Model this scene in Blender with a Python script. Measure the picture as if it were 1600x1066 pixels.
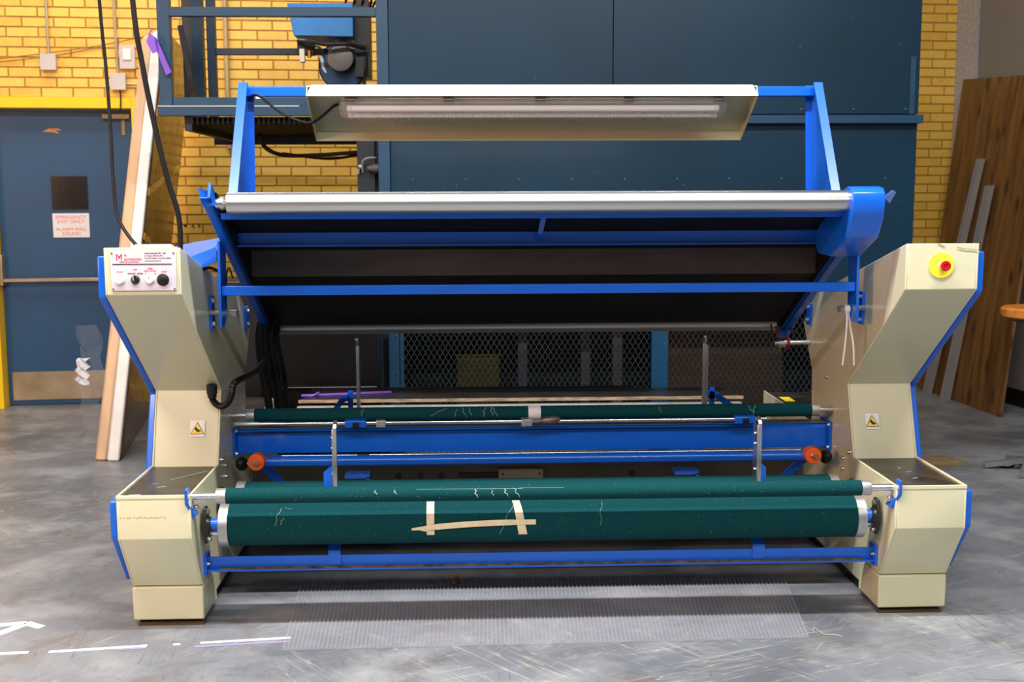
import bpy, math, random
from mathutils import Vector, Matrix
random.seed(7)
S = bpy.context.scene
for o in list(bpy.data.objects): bpy.data.objects.remove(o)
COL = S.collection

# ------------------------------------------------------------------ camera, world, lights, exposure
cam_d = bpy.data.cameras.new('camera'); cam = bpy.data.objects.new('camera', cam_d); COL.objects.link(cam)
cam_d.sensor_width = 36; cam_d.lens = 1826 / 1600 * 36
fw = Vector((.03660805, .99173827, -.12294331)); rt = Vector((.99929593, -.03734009, -.0036547)); up = Vector((.00821522, .12272296, .99240697))
M = Matrix((rt, up, -fw)).transposed().to_4x4(); M.translation = Vector((-.276, 0, 1.583)); cam.matrix_world = M
cam_d.clip_start = .05; cam_d.clip_end = 60
cam_d.dof.use_dof = True; cam_d.dof.focus_distance = 4.5; cam_d.dof.aperture_fstop = 4.5
S.camera = cam
S.view_settings.view_transform = 'Standard'; S.view_settings.look = 'None'; S.view_settings.gamma = 1
S.view_settings.use_curve_mapping = False
S.view_settings.exposure = 0.0
w = bpy.data.worlds.new('hall_light'); S.world = w; w.use_nodes = True
w.node_tree.nodes['Background'].inputs[0].default_value = (.80, .88, 1, 1); w.node_tree.nodes['Background'].inputs[1].default_value = .17

def lamp(name, loc, sx, sy, e, col, rot=(0, 0, 0), cat='lamp'):
    d = bpy.data.lights.new(name, 'AREA'); d.shape = 'RECTANGLE'; d.size = sx; d.size_y = sy; d.energy = e; d.color = col
    o = bpy.data.objects.new(name, d); o.location = loc; o.rotation_euler = rot; COL.objects.link(o)
    return o
W0 = (1, .985, .965)
lamp('ceiling_tube_row', (-.5, 2.95, 4.7), 6.5, .14, 600, W0)
lamp('ceiling_tube_row', (-.3, -1.6, 4.5), 7.5, .3, 500, W0)
lamp('ceiling_tube_row', (-1.2, 7.7, 4.8), 6.0, .14, 60, W0)
lamp('ceiling_tube_row', (-3.4, 7.0, 4.6), 3.2, .4, 55, (1, .94, .84), (math.radians(25), 0, 0))
lamp('sodium_lamp', (-5.2, 1.6, 2.3), 1.8, 1.4, 170, (1, .50, .26), Vector((6.4, 2.9, -1.2)).to_track_quat('-Z', 'Y').to_euler())

# ------------------------------------------------------------------ materials
def srgb(r, g, b):
    f = lambda c: (c / 255 / 12.92) if c / 255 <= .04045 else ((c / 255 + .055) / 1.055) ** 2.4
    return (f(r), f(g), f(b), 1)
MATS = {}
def mat(name, col, rough=.5, metal=0, var=.06, scale=6, bump=0, bscale=80, coat=0, alpha=1, trans=0, emit=None, spec=.5, ior=1.45, stretch=None):
    if name in MATS: return MATS[name]
    m = bpy.data.materials.new(name); m.use_nodes = True; nt = m.node_tree; n = nt.nodes; l = nt.links
    b = n['Principled BSDF']
    b.inputs['Roughness'].default_value = rough; b.inputs['Metallic'].default_value = metal
    b.inputs['Coat Weight'].default_value = coat; b.inputs['Coat Roughness'].default_value = .12
    b.inputs['Specular IOR Level'].default_value = spec; b.inputs['IOR'].default_value = ior
    b.inputs['Alpha'].default_value = alpha; b.inputs['Transmission Weight'].default_value = trans
    tc = n.new('ShaderNodeTexCoord'); mp = n.new('ShaderNodeMapping'); l.new(tc.outputs['Object'], mp.inputs[0])
    if stretch: mp.inputs['Scale'].default_value = stretch
    nz = n.new('ShaderNodeTexNoise'); nz.inputs['Scale'].default_value = scale; nz.inputs['Detail'].default_value = 6
    l.new(mp.outputs[0], nz.inputs['Vector'])
    cr = n.new('ShaderNodeValToRGB'); c = Vector(col[:3])
    cr.color_ramp.elements[0].position = .3; cr.color_ramp.elements[1].position = .7
    cr.color_ramp.elements[0].color = (*(c * (1 - var * 2)), 1); cr.color_ramp.elements[1].color = (*[min(1, x * (1 + var)) for x in c], 1)
    l.new(nz.outputs[0], cr.inputs[0]); l.new(cr.outputs[0], b.inputs['Base Color'])
    if bump:
        nb = n.new('ShaderNodeTexNoise'); nb.inputs['Scale'].default_value = bscale; nb.inputs['Detail'].default_value = 4
        l.new(mp.outputs[0], nb.inputs['Vector'])
        bp = n.new('ShaderNodeBump'); bp.inputs['Strength'].default_value = bump; bp.inputs['Distance'].default_value = .002
        l.new(nb.outputs[0], bp.inputs['Height']); l.new(bp.outputs[0], b.inputs['Normal'])
    if emit:
        b.inputs['Emission Color'].default_value = emit[0]; b.inputs['Emission Strength'].default_value = emit[1]
    m['ramp'] = cr.name
    MATS[name] = m; return m

def brick_mat(name, base, dark):
    m = bpy.data.materials.new(name); m.use_nodes = True; nt = m.node_tree; n = nt.nodes; l = nt.links; b = n['Principled BSDF']
    b.inputs['Roughness'].default_value = .45
    g = n.new('ShaderNodeNewGeometry'); oi = n.new('ShaderNodeObjectInfo')
    ad = n.new('ShaderNodeMath'); ad.operation = 'ADD'; l.new(g.outputs['Random Per Island'], ad.inputs[0]); l.new(oi.outputs['Random'], ad.inputs[1])
    fr = n.new('ShaderNodeMath'); fr.operation = 'FRACT'; l.new(ad.outputs[0], fr.inputs[0])
    nz = n.new('ShaderNodeTexNoise'); nz.inputs['Scale'].default_value = 14; nz.inputs['Detail'].default_value = 5
    l.new(g.outputs['Position'], nz.inputs['Vector'])
    mx = n.new('ShaderNodeMath'); mx.operation = 'MULTIPLY_ADD'; l.new(fr.outputs[0], mx.inputs[0]); mx.inputs[1].default_value = .55; l.new(nz.outputs[0], mx.inputs[2])
    cr = n.new('ShaderNodeValToRGB'); cr.color_ramp.elements[0].position = .3; cr.color_ramp.elements[1].position = 1.05
    cr.color_ramp.elements[0].color = dark; cr.color_ramp.elements[1].color = base
    l.new(mx.outputs[0], cr.inputs[0]); l.new(cr.outputs[0], b.inputs['Base Color'])
    nb = n.new('ShaderNodeTexNoise'); nb.inputs['Scale'].default_value = 60; l.new(g.outputs['Position'], nb.inputs['Vector'])
    bp = n.new('ShaderNodeBump'); bp.inputs['Strength'].default_value = .25; bp.inputs['Distance'].default_value = .003
    l.new(nb.outputs[0], bp.inputs['Height']); l.new(bp.outputs[0], b.inputs['Normal'])
    return m

def floor_mat():
    m = bpy.data.materials.new('worn_grey_floor'); m.use_nodes = True; nt = m.node_tree; n = nt.nodes; l = nt.links; b = n['Principled BSDF']
    g = n.new('ShaderNodeNewGeometry')
    def noise(scale, det=6, st=None, rot=0, dist=0, loc=(0, 0, 0)):
        mp = n.new('ShaderNodeMapping'); l.new(g.outputs['Position'], mp.inputs[0])
        mp.inputs['Rotation'].default_value = (0, 0, rot); mp.inputs['Location'].default_value = loc
        if st:
            m2 = n.new('ShaderNodeMapping'); l.new(mp.outputs[0], m2.inputs[0]); m2.inputs['Scale'].default_value = st; mp = m2
        z = n.new('ShaderNodeTexNoise'); z.inputs['Scale'].default_value = scale; z.inputs['Detail'].default_value = det; z.inputs['Distortion'].default_value = dist
        z.inputs['Roughness'].default_value = .6
        l.new(mp.outputs[0], z.inputs['Vector']); return z.outputs[0]
    def ramp(v, p0, c0, p1, c1):
        r = n.new('ShaderNodeValToRGB'); e = r.color_ramp.elements; e[0].position = p0; e[0].color = c0; e[1].position = p1; e[1].color = c1
        l.new(v, r.inputs[0]); return r.outputs[0]
    def mix(f, a, c, amount=1):
        x = n.new('ShaderNodeMix'); x.data_type = 'RGBA'
        if amount != 1:
            q = n.new('ShaderNodeMath'); q.operation = 'MULTIPLY'; l.new(f, q.inputs[0]); q.inputs[1].default_value = amount; f = q.outputs[0]
        l.new(f, x.inputs[0]); l.new(a, x.inputs[6])
        if isinstance(c, tuple): x.inputs[7].default_value = c
        else: l.new(c, x.inputs[7])
        return x.outputs[2]
    K = (0, 0, 0, 1); O = (1, 1, 1, 1)
    base = ramp(noise(.9, 9, dist=.5), .32, srgb(80, 83, 90), .68, srgb(126, 130, 136))
    c = mix(ramp(noise(2.6, 12, dist=.3), .48, K, .68, O), base, srgb(160, 162, 163), .6)
    c = mix(ramp(noise(3.2, 10, dist=.6), .54, K, .70, O), c, srgb(96, 84, 74), .5)
    # long straight scratches: very stretched noise, thin threshold, several directions
    for i, (rot, sc, amt) in enumerate([(.05, 6, .6), (.9, 5, .6), (2.2, 6, .55), (1.5, 5, .5), (-.35, 6, .6), (2.75, 5, .55), (.5, 9, .5)]):
        v = noise(sc, 3, st=(.12, 2.4, 1), rot=rot, dist=.25, loc=(i * 3.1, i * 1.7, 0))
        pr = n.new('ShaderNodeMath'); pr.operation = 'SUBTRACT'; l.new(v, pr.inputs[0]); pr.inputs[1].default_value = .5
        ab = n.new('ShaderNodeMath'); ab.operation = 'ABSOLUTE'; l.new(pr.outputs[0], ab.inputs[0])
        ln = ramp(ab.outputs[0], .0, O, .007, K)
        gate = ramp(noise(1.6, 3, loc=(i * 5.3, 2.2 * i, 1)), .47, K, .62, O)
        mm = n.new('ShaderNodeMath'); mm.operation = 'MULTIPLY'; l.new(ln, mm.inputs[0]); l.new(gate, mm.inputs[1])
        c = mix(mm.outputs[0], c, srgb(176, 174, 164) if i % 3 else srgb(50, 50, 52), amt * 1.0)
    c = mix(ramp(noise(42, 2), .73, K, .76, O), c, srgb(214, 208, 194), .6)
    c = mix(ramp(noise(30, 2, loc=(4, 4, 4)), .74, K, .78, O), c, srgb(60, 55, 52), .5)
    l.new(c, b.inputs['Base Color'])
    rr = ramp(noise(5, 6), .3, (.32, .32, .32, 1), .7, (.52, .52, .52, 1)); l.new(rr, b.inputs['Roughness'])
    bp = n.new('ShaderNodeBump'); bp.inputs['Strength'].default_value = .15; bp.inputs['Distance'].default_value = .004
    l.new(noise(12, 6), bp.inputs['Height']); l.new(bp.outputs[0], b.inputs['Normal'])
    return m

def ply_mat():
    m = bpy.data.materials.new('stained_plywood'); m.use_nodes = True; nt = m.node_tree; n = nt.nodes; l = nt.links; b = n['Principled BSDF']
    b.inputs['Roughness'].default_value = .5
    g = n.new('ShaderNodeNewGeometry'); mp = n.new('ShaderNodeMapping'); l.new(g.outputs['Position'], mp.inputs[0]); mp.inputs['Scale'].default_value = (1, 5, .5)
    nz = n.new('ShaderNodeTexNoise'); nz.inputs['Scale'].default_value = 3; nz.inputs['Detail'].default_value = 8; nz.inputs['Distortion'].default_value = .6; l.new(mp.outputs[0], nz.inputs[0])
    cr = n.new('ShaderNodeValToRGB'); e = cr.color_ramp.elements; e[0].position = .3; e[0].color = srgb(72, 46, 24); e[1].position = .7; e[1].color = srgb(138, 94, 50)
    l.new(nz.outputs[0], cr.inputs[0])
    mp2 = n.new('ShaderNodeMapping'); l.new(g.outputs['Position'], mp2.inputs[0]); mp2.inputs['Scale'].default_value = (1, 8, 3.4)
    vo = n.new('ShaderNodeTexVoronoi'); vo.inputs['Scale'].default_value = 1.0; l.new(mp2.outputs[0], vo.inputs['Vector'])
    c2 = n.new('ShaderNodeValToRGB'); e = c2.color_ramp.elements; e[0].position = .10; e[0].color = (1, 1, 1, 1); e[1].position = .30; e[1].color = (0, 0, 0, 1)
    l.new(vo.outputs['Distance'], c2.inputs[0])
    x = n.new('ShaderNodeMix'); x.data_type = 'RGBA'; l.new(c2.outputs[0], x.inputs[0]); l.new(cr.outputs[0], x.inputs[6]); x.inputs[7].default_value = srgb(58, 34, 18)
    l.new(x.outputs[2], b.inputs['Base Color']); return m

def carton_mat():
    m = bpy.data.materials.new('film_wrapped_cardboard'); m.use_nodes = True; nt = m.node_tree; n = nt.nodes; l = nt.links; b = n['Principled BSDF']
    b.inputs['Roughness'].default_value = .22; b.inputs['Coat Weight'].default_value = .6; b.inputs['Coat Roughness'].default_value = .15
    g = n.new('ShaderNodeNewGeometry'); mp = n.new('ShaderNodeMapping'); l.new(g.outputs['Position'], mp.inputs[0]); mp.inputs['Scale'].default_value = (1, 3, .6)
    nz = n.new('ShaderNodeTexNoise'); nz.inputs['Scale'].default_value = 3; nz.inputs['Detail'].default_value = 7; nz.inputs['Distortion'].default_value = 1.2; l.new(mp.outputs[0], nz.inputs[0])
    cr = n.new('ShaderNodeValToRGB'); e = cr.color_ramp.elements; e[0].position = .3; e[0].color = srgb(58, 38, 18); e[1].position = .72; e[1].color = srgb(112, 74, 36)
    l.new(nz.outputs[0], cr.inputs[0]); l.new(cr.outputs[0], b.inputs['Base Color'])
    nb = n.new('ShaderNodeTexNoise'); nb.inputs['Scale'].default_value = 9; nb.inputs['Distortion'].default_value = 2; l.new(mp.outputs[0], nb.inputs[0])
    bp = n.new('ShaderNodeBump'); bp.inputs['Strength'].default_value = .7; bp.inputs['Distance'].default_value = .03
    l.new(nb.outputs[0], bp.inputs['Height']); l.new(bp.outputs[0], b.inputs['Normal']); l.new(bp.outputs[0], b.inputs['Coat Normal'])
    return m

CREAM = mat('cream_enamel', srgb(208, 204, 170), .3, var=.02, scale=3, coat=.15, bump=.05, bscale=250)
BLUE = mat('blue_enamel', srgb(10, 94, 208), .3, var=.03, scale=5, coat=.35)
STEEL = mat('brushed_steel', srgb(205, 203, 200), .3, 1, var=.03, scale=30, stretch=(.05, 1, 1))
ALU = mat('cast_aluminium', srgb(190, 188, 186), .42, .85, var=.06, scale=60)
CHROME = mat('chrome', srgb(225, 226, 228), .24, 1, var=.01)
ZINC = mat('zinc_bolt', srgb(190, 190, 186), .3, 1, var=.05, scale=60)
GREEN = mat('dark_green_felt', srgb(2, 62, 66), .9, var=.14, scale=240, bump=.5, bscale=900, spec=.2)
BLACKB = mat('black_board', srgb(16, 14, 15), .55, var=.25, scale=9, spec=.3)
BROWNB = mat('dark_brown_board', srgb(72, 62, 58), .6, var=.3, scale=7, stretch=(.3, 1, 1))
RUBBER = mat('black_rubber', srgb(14, 14, 15), .4, var=.1)
MATBLK = mat('worn_black_mat', srgb(50, 45, 40), .32, var=.35, scale=10, bump=.2)
NAVY = mat('dark_blue_panel_paint', srgb(4, 42, 62), .42, var=.14, scale=1.2, coat=.08, spec=.35)
NAVY2 = mat('dark_blue_frame_paint', srgb(26, 62, 88), .4, var=.08, scale=4)
DARKN = mat('near_black_navy', srgb(14, 24, 34), .5, var=.2)
BURN = mat('bright_blue_paint', srgb(38, 122, 190), .4, var=.1, scale=5)
YEL = mat('yellow_frame_paint', srgb(252, 206, 20), .35, var=.03)
DOORB = mat('blue_door_paint', srgb(34, 76, 112), .45, var=.06, scale=2)
WHITEP = mat('white_plastic', srgb(232, 228, 226), .35, var=.02)
PLATE = mat('lilac_white_plate', srgb(204, 194, 202), .3, var=.01)
RED = mat('red_ink', srgb(214, 30, 44), .5, var=.02)
PINKRED = mat('faded_red_ink', srgb(206, 70, 84), .5, var=.02)
INK = mat('black_ink', srgb(30, 26, 28), .5, var=.02)
GINK = mat('grey_ink', srgb(120, 112, 116), .5, var=.02)
YELS = mat('sticker_yellow', srgb(244, 218, 40), .4, var=.02)
DISCY = mat('pale_yellow_disc', srgb(250, 236, 60), .4, var=.02)
REDP = mat('red_plastic', srgb(190, 10, 24), .2, var=.05, coat=.5)
ORANGE = mat('orange_plastic', srgb(236, 92, 20), .45, var=.05)
TAPE = mat('masking_tape', srgb(226, 208, 172), .7, var=.06, scale=40)
WTAPE = mat('white_tape', srgb(222, 222, 222), .5, var=.03)
CABLE = mat('black_cable', srgb(10, 10, 11), .55, var=.25, scale=14, spec=.3)
GREYM = mat('grey_metal', srgb(150, 148, 148), .4, .6, var=.08)
DGREY = mat('dark_grey_cast', srgb(66, 64, 60), .35, .7, var=.15, scale=20)
BEIGE = mat('dull_beige_metal', srgb(120, 112, 88), .5, var=.1)
BOXG = mat('grey_box_paint', srgb(205, 190, 182), .45, var=.03)
WOODL = mat('raw_wood', srgb(190, 140, 90), .6, var=.15, scale=20, stretch=(.1, 1, 1))
WOODO = mat('orange_wood', srgb(206, 128, 52), .4, var=.12, scale=20)
KICK = mat('worn_kick_plate', srgb(170, 156, 130), .35, .6, var=.12, scale=6)
PURP = mat('purple_ribbon', srgb(136, 92, 210), .4, var=.06)
WALLP = mat('grey_wall_paint', srgb(128, 120, 114), .6, var=.05, scale=2, bump=.2)
CONC = mat('rough_concrete', srgb(176, 168, 162), .8, var=.12, scale=40, bump=1, bscale=120)
BASEB = mat('black_baseboard', srgb(20, 19, 20), .4)
MORTAR = mat('brown_mortar', srgb(182, 130, 62), .8, var=.1, scale=20)
CREAMC = mat('cream_card_edge', srgb(226, 190, 150), .6, var=.08, scale=8, stretch=(1, 1, .3))
WFILM = mat('white_foam_edge', srgb(240, 238, 234), .4, var=.05, scale=8)
GLASS = mat('clear_lamp_cover', srgb(228, 228, 228), .16, trans=.0, alpha=.16, var=.02, coat=.5)
TUBE = mat('lamp_tube', srgb(250, 249, 246), .35, var=.02)
FILM = mat('clear_plastic_sheet', srgb(196, 196, 204), .16, alpha=.10, var=.05)
RIBM = mat('clear_plastic_rib', srgb(190, 190, 205), .2, alpha=.16, var=.05)
STRIPM = mat('frosted_plastic_strip', srgb(176, 172, 172), .3, alpha=.6, var=.05)
WTAPEF = mat('pale_floor_tape', srgb(216, 228, 234), .6, var=.12, scale=30)
LILACF = mat('lilac_tape_residue', srgb(150, 138, 176), .6, var=.1, scale=30)
PATCHF = mat('brown_floor_residue', srgb(126, 108, 78), .6, var=.2, scale=12)
THREAD = mat('pale_thread', srgb(150, 168, 158), .8, var=.02)
LINT = mat('lint_white', srgb(150, 168, 160), .9, var=.05)
BRICKM = brick_mat('yellow_glazed_brick', srgb(246, 198, 84), srgb(232, 174, 58))
MESHM = mat('dark_mesh_wire', srgb(52, 58, 60), .5, .3, var=.2, scale=14)
REDB = mat('oxide_red', srgb(130, 24, 20), .5)

# ------------------------------------------------------------------ mesh building
class MB:
    def __init__(s): s.v = []; s.f = []
    def add(s, vs, fs):
        k = len(s.v); s.v += [tuple(v) for v in vs]; s.f += [tuple(i + k for i in f) for f in fs]; return s
    def box(s, x0, x1, y0, y1, z0, z1):
        return s.add([(x, y, z) for x in (x0, x1) for y in (y0, y1) for z in (z0, z1)],
                     [(0, 1, 3, 2), (4, 6, 7, 5), (0, 4, 5, 1), (2, 3, 7, 6), (0, 2, 6, 4), (1, 5, 7, 3)])
    def exx(s, poly, x0, x1):                       # polygon in (y, z) extruded along x
        n = len(poly)
        return s.add([(x0, a, b) for a, b in poly] + [(x1, a, b) for a, b in poly],
                     [tuple(range(n)), tuple(range(2 * n - 1, n - 1, -1))] + [(i, i + n, (i + 1) % n + n, (i + 1) % n) for i in range(n)])
    def exy(s, poly, y0, y1):                       # polygon in (x, z)
        n = len(poly)
        return s.add([(a, y0, b) for a, b in poly] + [(a, y1, b) for a, b in poly],
                     [tuple(range(n)), tuple(range(2 * n - 1, n - 1, -1))] + [(i, i + n, (i + 1) % n + n, (i + 1) % n) for i in range(n)])
    def exz(s, poly, z0, z1):
        n = len(poly)
        return s.add([(a, b, z0) for a, b in poly] + [(a, b, z1) for a, b in poly],
                     [tuple(range(n)), tuple(range(2 * n - 1, n - 1, -1))] + [(i, i + n, (i + 1) % n + n, (i + 1) % n) for i in range(n)])
    def bar(s, p, q, wx, wz, ref=(0, 0, 1)):        # rectangular bar between two points
        p = Vector(p); q = Vector(q); d = (q - p).normalized(); r = Vector(ref)
        if abs(d.dot(r)) > .95: r = Vector((0, 1, 0))
        a = d.cross(r).normalized() * wx / 2; b = a.cross(d).normalized() * wz / 2
        vs = [c + i * a + j * b for c in (p, q) for i in (-1, 1) for j in (-1, 1)]
        return s.add(vs, [(0, 1, 3, 2), (4, 6, 7, 5), (0, 4, 5, 1), (2, 3, 7, 6), (0, 2, 6, 4), (1, 5, 7, 3)])
    def lathe(s, p, axis, prof, n=24, cap=True):    # prof: list of (t, r) along axis
        p = Vector(p); d = Vector(axis).normalized(); r = Vector((0, 0, 1)) if abs(d.z) < .9 else Vector((1, 0, 0))
        a = d.cross(r).normalized(); b = d.cross(a)
        vs = []; fs = []
        for t, R in prof:
            for i in range(n):
                an = 2 * math.pi * i / n; vs.append(p + d * t + (a * math.cos(an) + b * math.sin(an)) * R)
        for k in range(len(prof) - 1):
            for i in range(n):
                j = (i + 1) % n; fs.append((k * n + i, k * n + j, (k + 1) * n + j, (k + 1) * n + i))
        if cap: fs += [tuple(range(n))[::-1], tuple(range((len(prof) - 1) * n, len(prof) * n))]
        return s.add(vs, fs)
    def cyl(s, p, q, r, n=20):
        p = Vector(p); q = Vector(q); return s.lathe(p, q - p, [(0, r), ((q - p).length, r)], n)
    def path(s, pts, r, n=8, sub=6, ribs=False):    # smooth tube through points (Catmull-Rom)
        P = [Vector(p) for p in pts]; Q = []
        E = [2 * P[0] - P[1]] + P + [2 * P[-1] - P[-2]]
        for i in range(1, len(E) - 2):
            for k in range(sub):
                t = k / sub; a, b, c, d = E[i - 1], E[i], E[i + 1], E[i + 2]
                Q.append(.5 * (2 * b + (c - a) * t + (2 * a - 5 * b + 4 * c - d) * t * t + (3 * b - a - 3 * c + d) * t ** 3))
        Q.append(P[-1]); vs = []; fs = []; ref = None
        for i, q in enumerate(Q):
            d = (Q[min(i + 1, len(Q) - 1)] - Q[max(i - 1, 0)]).normalized()
            if ref is None: ref = d.orthogonal().normalized()
            ref = (ref - d * ref.dot(d)).normalized(); b = d.cross(ref); R = r * (1.12 if (ribs and i % 2) else 1)
            for k in range(n):
                an = 2 * math.pi * k / n; vs.append(q + (ref * math.cos(an) + b * math.sin(an)) * R)
        for i in range(len(Q) - 1):
            for k in range(n):
                j = (k + 1) % n; fs.append((i * n + k, i * n + j, (i + 1) * n + j, (i + 1) * n + k))
        fs += [tuple(range(n))[::-1], tuple(range((len(Q) - 1) * n, len(Q) * n))]
        return s.add(vs, fs)
    def build(s, name, m, parent=None, bev=0, label=None, smooth=True, off=None):
        me = bpy.data.meshes.new(name)
        o = bpy.data.objects.new(name, me); COL.objects.link(o)
        r = parent
        while r is not None and r.parent is not None: r = r.parent
        if off is not None: c = Vector(off)
        elif r is not None: c = Vector(r.location) if r.get('shift') is None else Vector(r['shift'])
        else: c = Vector((0, 0, 0))
        if parent is None and off is None:
            xs = [v[0] for v in s.v]; ys = [v[1] for v in s.v]; zs = [v[2] for v in s.v]
            c = Vector(((min(xs) + max(xs)) / 2, (min(ys) + max(ys)) / 2, min(zs))); o.location = c; o['shift'] = tuple(c)
        me.from_pydata([tuple(Vector(v) - c) for v in s.v], [], s.f)
        import bmesh
        b = bmesh.new(); b.from_mesh(me); bmesh.ops.recalc_face_normals(b, faces=b.faces); b.to_mesh(me); b.free()
        me.materials.append(m)
        if smooth: me.shade_smooth(); me.set_sharp_from_angle(angle=math.radians(35))
        if bev:
            md = o.modifiers.new('edge', 'BEVEL'); md.width = bev; md.segments = 2; md.limit_method = 'ANGLE'; md.angle_limit = math.radians(30)
        if parent is not None: o.parent = parent
        if label: o['label'] = label
        return o

def thing(name, label, cat, loc, group=None, rz=0):
    o = bpy.data.objects.new(name, None); COL.objects.link(o); o.location = loc; o.empty_display_size = .1
    o['label'] = label; o['category'] = cat; o['shift'] = tuple(loc)
    if group: o['group'] = group
    if rz: o.rotation_euler = (0, 0, rz)
    return o
def tag(o, label, cat, group=None):
    o['label'] = label; o['category'] = cat
    if group: o['group'] = group
    return o
def text(name, body, size, m, parent, loc, rot=(math.pi / 2, 0, 0), align='LEFT', ext=.0003, sx=1, shift=(0, 0, 0), bold=0):
    c = bpy.data.curves.new(name, 'FONT'); c.body = body; c.size = size; c.align_x = align; c.extrude = ext; c.offset = bold; c.space_line = 1.0
    t = bpy.data.objects.new('tmp', c); COL.objects.link(t); bpy.context.view_layer.update()
    me = bpy.data.meshes.new_from_object(t.evaluated_get(bpy.context.evaluated_depsgraph_get()))
    bpy.data.objects.remove(t)
    R = Matrix.LocRotScale(Vector(loc) - Vector(shift), __import__('mathutils').Euler(rot), Vector((sx, 1, 1)))
    me.transform(R); me.materials.clear(); me.materials.append(m)
    o = bpy.data.objects.new(name, me); COL.objects.link(o); o.parent = parent; return o

# ------------------------------------------------------------------ the setting
fl = MB().box(-9, 6.4, -4, 14, -.1, 0).build('floor', floor_mat()); fl['kind'] = 'structure'
AW = math.radians(5.8); WO = Vector((-3.8, 8.85, 0))
def wpt(s, d, z):   # point of the back wall frame -> world
    return (WO.x + s * math.cos(AW) - d * math.sin(AW), WO.y + s * math.sin(AW) + d * math.cos(AW), z)
def wobj(mb, name, m, parent=None, **k):
    o = mb.build(name, m, None, off=(0, 0, 0), **k)
    if parent is None: o.location = WO; o.rotation_euler = (0, 0, AW)
    else: o.parent = parent
    return o
DL, DR, DT = -.045, 1.072, 2.322            # outer edges of the door frame in wall coordinates
wall = wobj(MB().box(-3.6, DL, .005, .25, 0, 4.6).box(DR, 8.4, .005, .25, 0, 4.6).box(DL, DR, .005, .25, DT, 4.6), 'wall_back', MORTAR)
wall['kind'] = 'structure'
CH, BL = .0722, .2245
bm_ = MB(); e = .002; hw, hz = (BL - .009) / 2, (CH - .008) / 2
bm_.add([(-hw, .02, -hz), (hw, .02, -hz), (hw, .02, hz), (-hw, .02, hz), (-hw + e, 0, -hz + e), (hw - e, 0, -hz + e), (hw - e, 0, hz - e), (-hw + e, 0, hz - e)],
        [(4, 5, 6, 7), (0, 1, 5, 4), (1, 2, 6, 5), (2, 3, 7, 6), (3, 0, 4, 7)])
proto = None; rest = MB(); nb = 0
regions = [(-.02, 1.42, 2.33, 3.12), (1.36, 2.90, 1.20, 3.05), (7.22, 7.60, 1.3, 3.13)]
zr0 = 2.969 - 41 * CH
for r in range(0, 64):
    zc = zr0 + (r + .5) * CH
    if zc - hz < 0 or zc > 4.55: continue
    odd = (40 - r) % 2
    s0 = .168 + (BL / 2 if odd else 0)
    for k in range(-16, 34):
        sc = s0 + (k + .5) * BL
        if sc < -3.5 or sc > 7.57 + hw * .8: continue
        if zc - hz < DT and sc + hw > DL and sc - hw < DR: continue
        d = random.uniform(-.0015, .0015)
        vis = any(a < sc < b and c < zc < d_ for a, b, c, d_ in regions)
        if vis and 1.36 < sc < 1.95 and 1.92 < zc < 2.08: vis = False
        if vis and nb < 300:
            if proto is None: proto = wobj(bm_, 'brick', BRICKM, wall, smooth=False); q = proto
            else: q = proto.copy(); COL.objects.link(q); q.parent = wall
            q.location = (sc, d, zc); nb += 1
        else:
            rest.add([(x + sc, y + d, z + zc) for x, y, z in bm_.v], bm_.f)
# half bricks that close the courses beside the door frame
for r in range(0, 64):
    zc = zr0 + (r + .5) * CH
    if zc - hz < DT and zc > .02:
        rest.box(DL - .10, DL - .006, 0, .02, zc - hz, zc + hz).box(DR + .006, DR + .10, 0, .02, zc - hz, zc + hz)
rs = wobj(rest, 'brickwork', BRICKM, wall, smooth=False); rs['kind'] = 'stuff'

door = wobj(MB().box(.018, 1.024, .115, .16, .012, 2.236), 'door_1', DOORB, bev=.002); door['kind'] = 'structure'
fr = MB().box(DL, .012, -.02, .18, 0, 2.322).box(1.028, DR, -.02, .18, 0, 2.322).box(.012, 1.028, -.02, .18, 2.241, 2.322)
wobj(fr, 'door_frame', YEL, door, bev=.004, label='bright yellow steel door frame')
wobj(MB().box(.045, .995, .108, .116, .045, .262), 'kick_plate', KICK, door, bev=.001, label='scuffed tan metal kick plate')
wobj(MB().box(.404, .661, .100, .116, 1.50, 1.745), 'vision_panel', mat('dark_wired_glass', srgb(30, 26, 24), .15, var=.25, scale=3), door, label='small dark square window in the door')
vg = MB()
for i in range(12):
    vg.box(.404 + i * .0226, .4055 + i * .0226, .0985, .1, 1.50, 1.745); vg.box(.404, .661, .0985, .1, 1.50 + i * .0215, 1.5015 + i * .0215)
wobj(vg, 'wire_grid', mat('dull_wire', srgb(46, 42, 40), .5), door)
pb = MB().box(-.01, .93, .04, .065, .955, .982).box(-.02, .04, .03, .115, .93, 1.16).box(.90, .955, .03, .115, .93, 1.10)
wobj(pb, 'push_bar', KICK, door, bev=.004, label='worn metal panic push bar')
sg = MB().box(.399, .666, .106, .1145, 1.284, 1.467); sgo = wobj(sg, 'door_sign', WHITEP, door, bev=.003, label='white sign with red capital lettering')
for i, (tx, zz) in enumerate([('EMERGENCY', 1.427), ('EXIT ONLY', 1.394), ('ALARM WILL', 1.336), ('SOUND', 1.303)]):
    text('sign_lettering', tx, .034, RED if 0 else mat('sign_red', srgb(232, 92, 80), .5), sgo, (.5325, .1055, zz), align='CENTER', sx=1.15)
wobj(MB().box(.80, 1.0, .06, .115, 2.17, 2.205).box(.93, .96, .105, .112, 2.05, 2.17), 'door_closer', mat('tan_metal', srgb(150, 124, 90), .5, .3), door, bev=.003)
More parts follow.
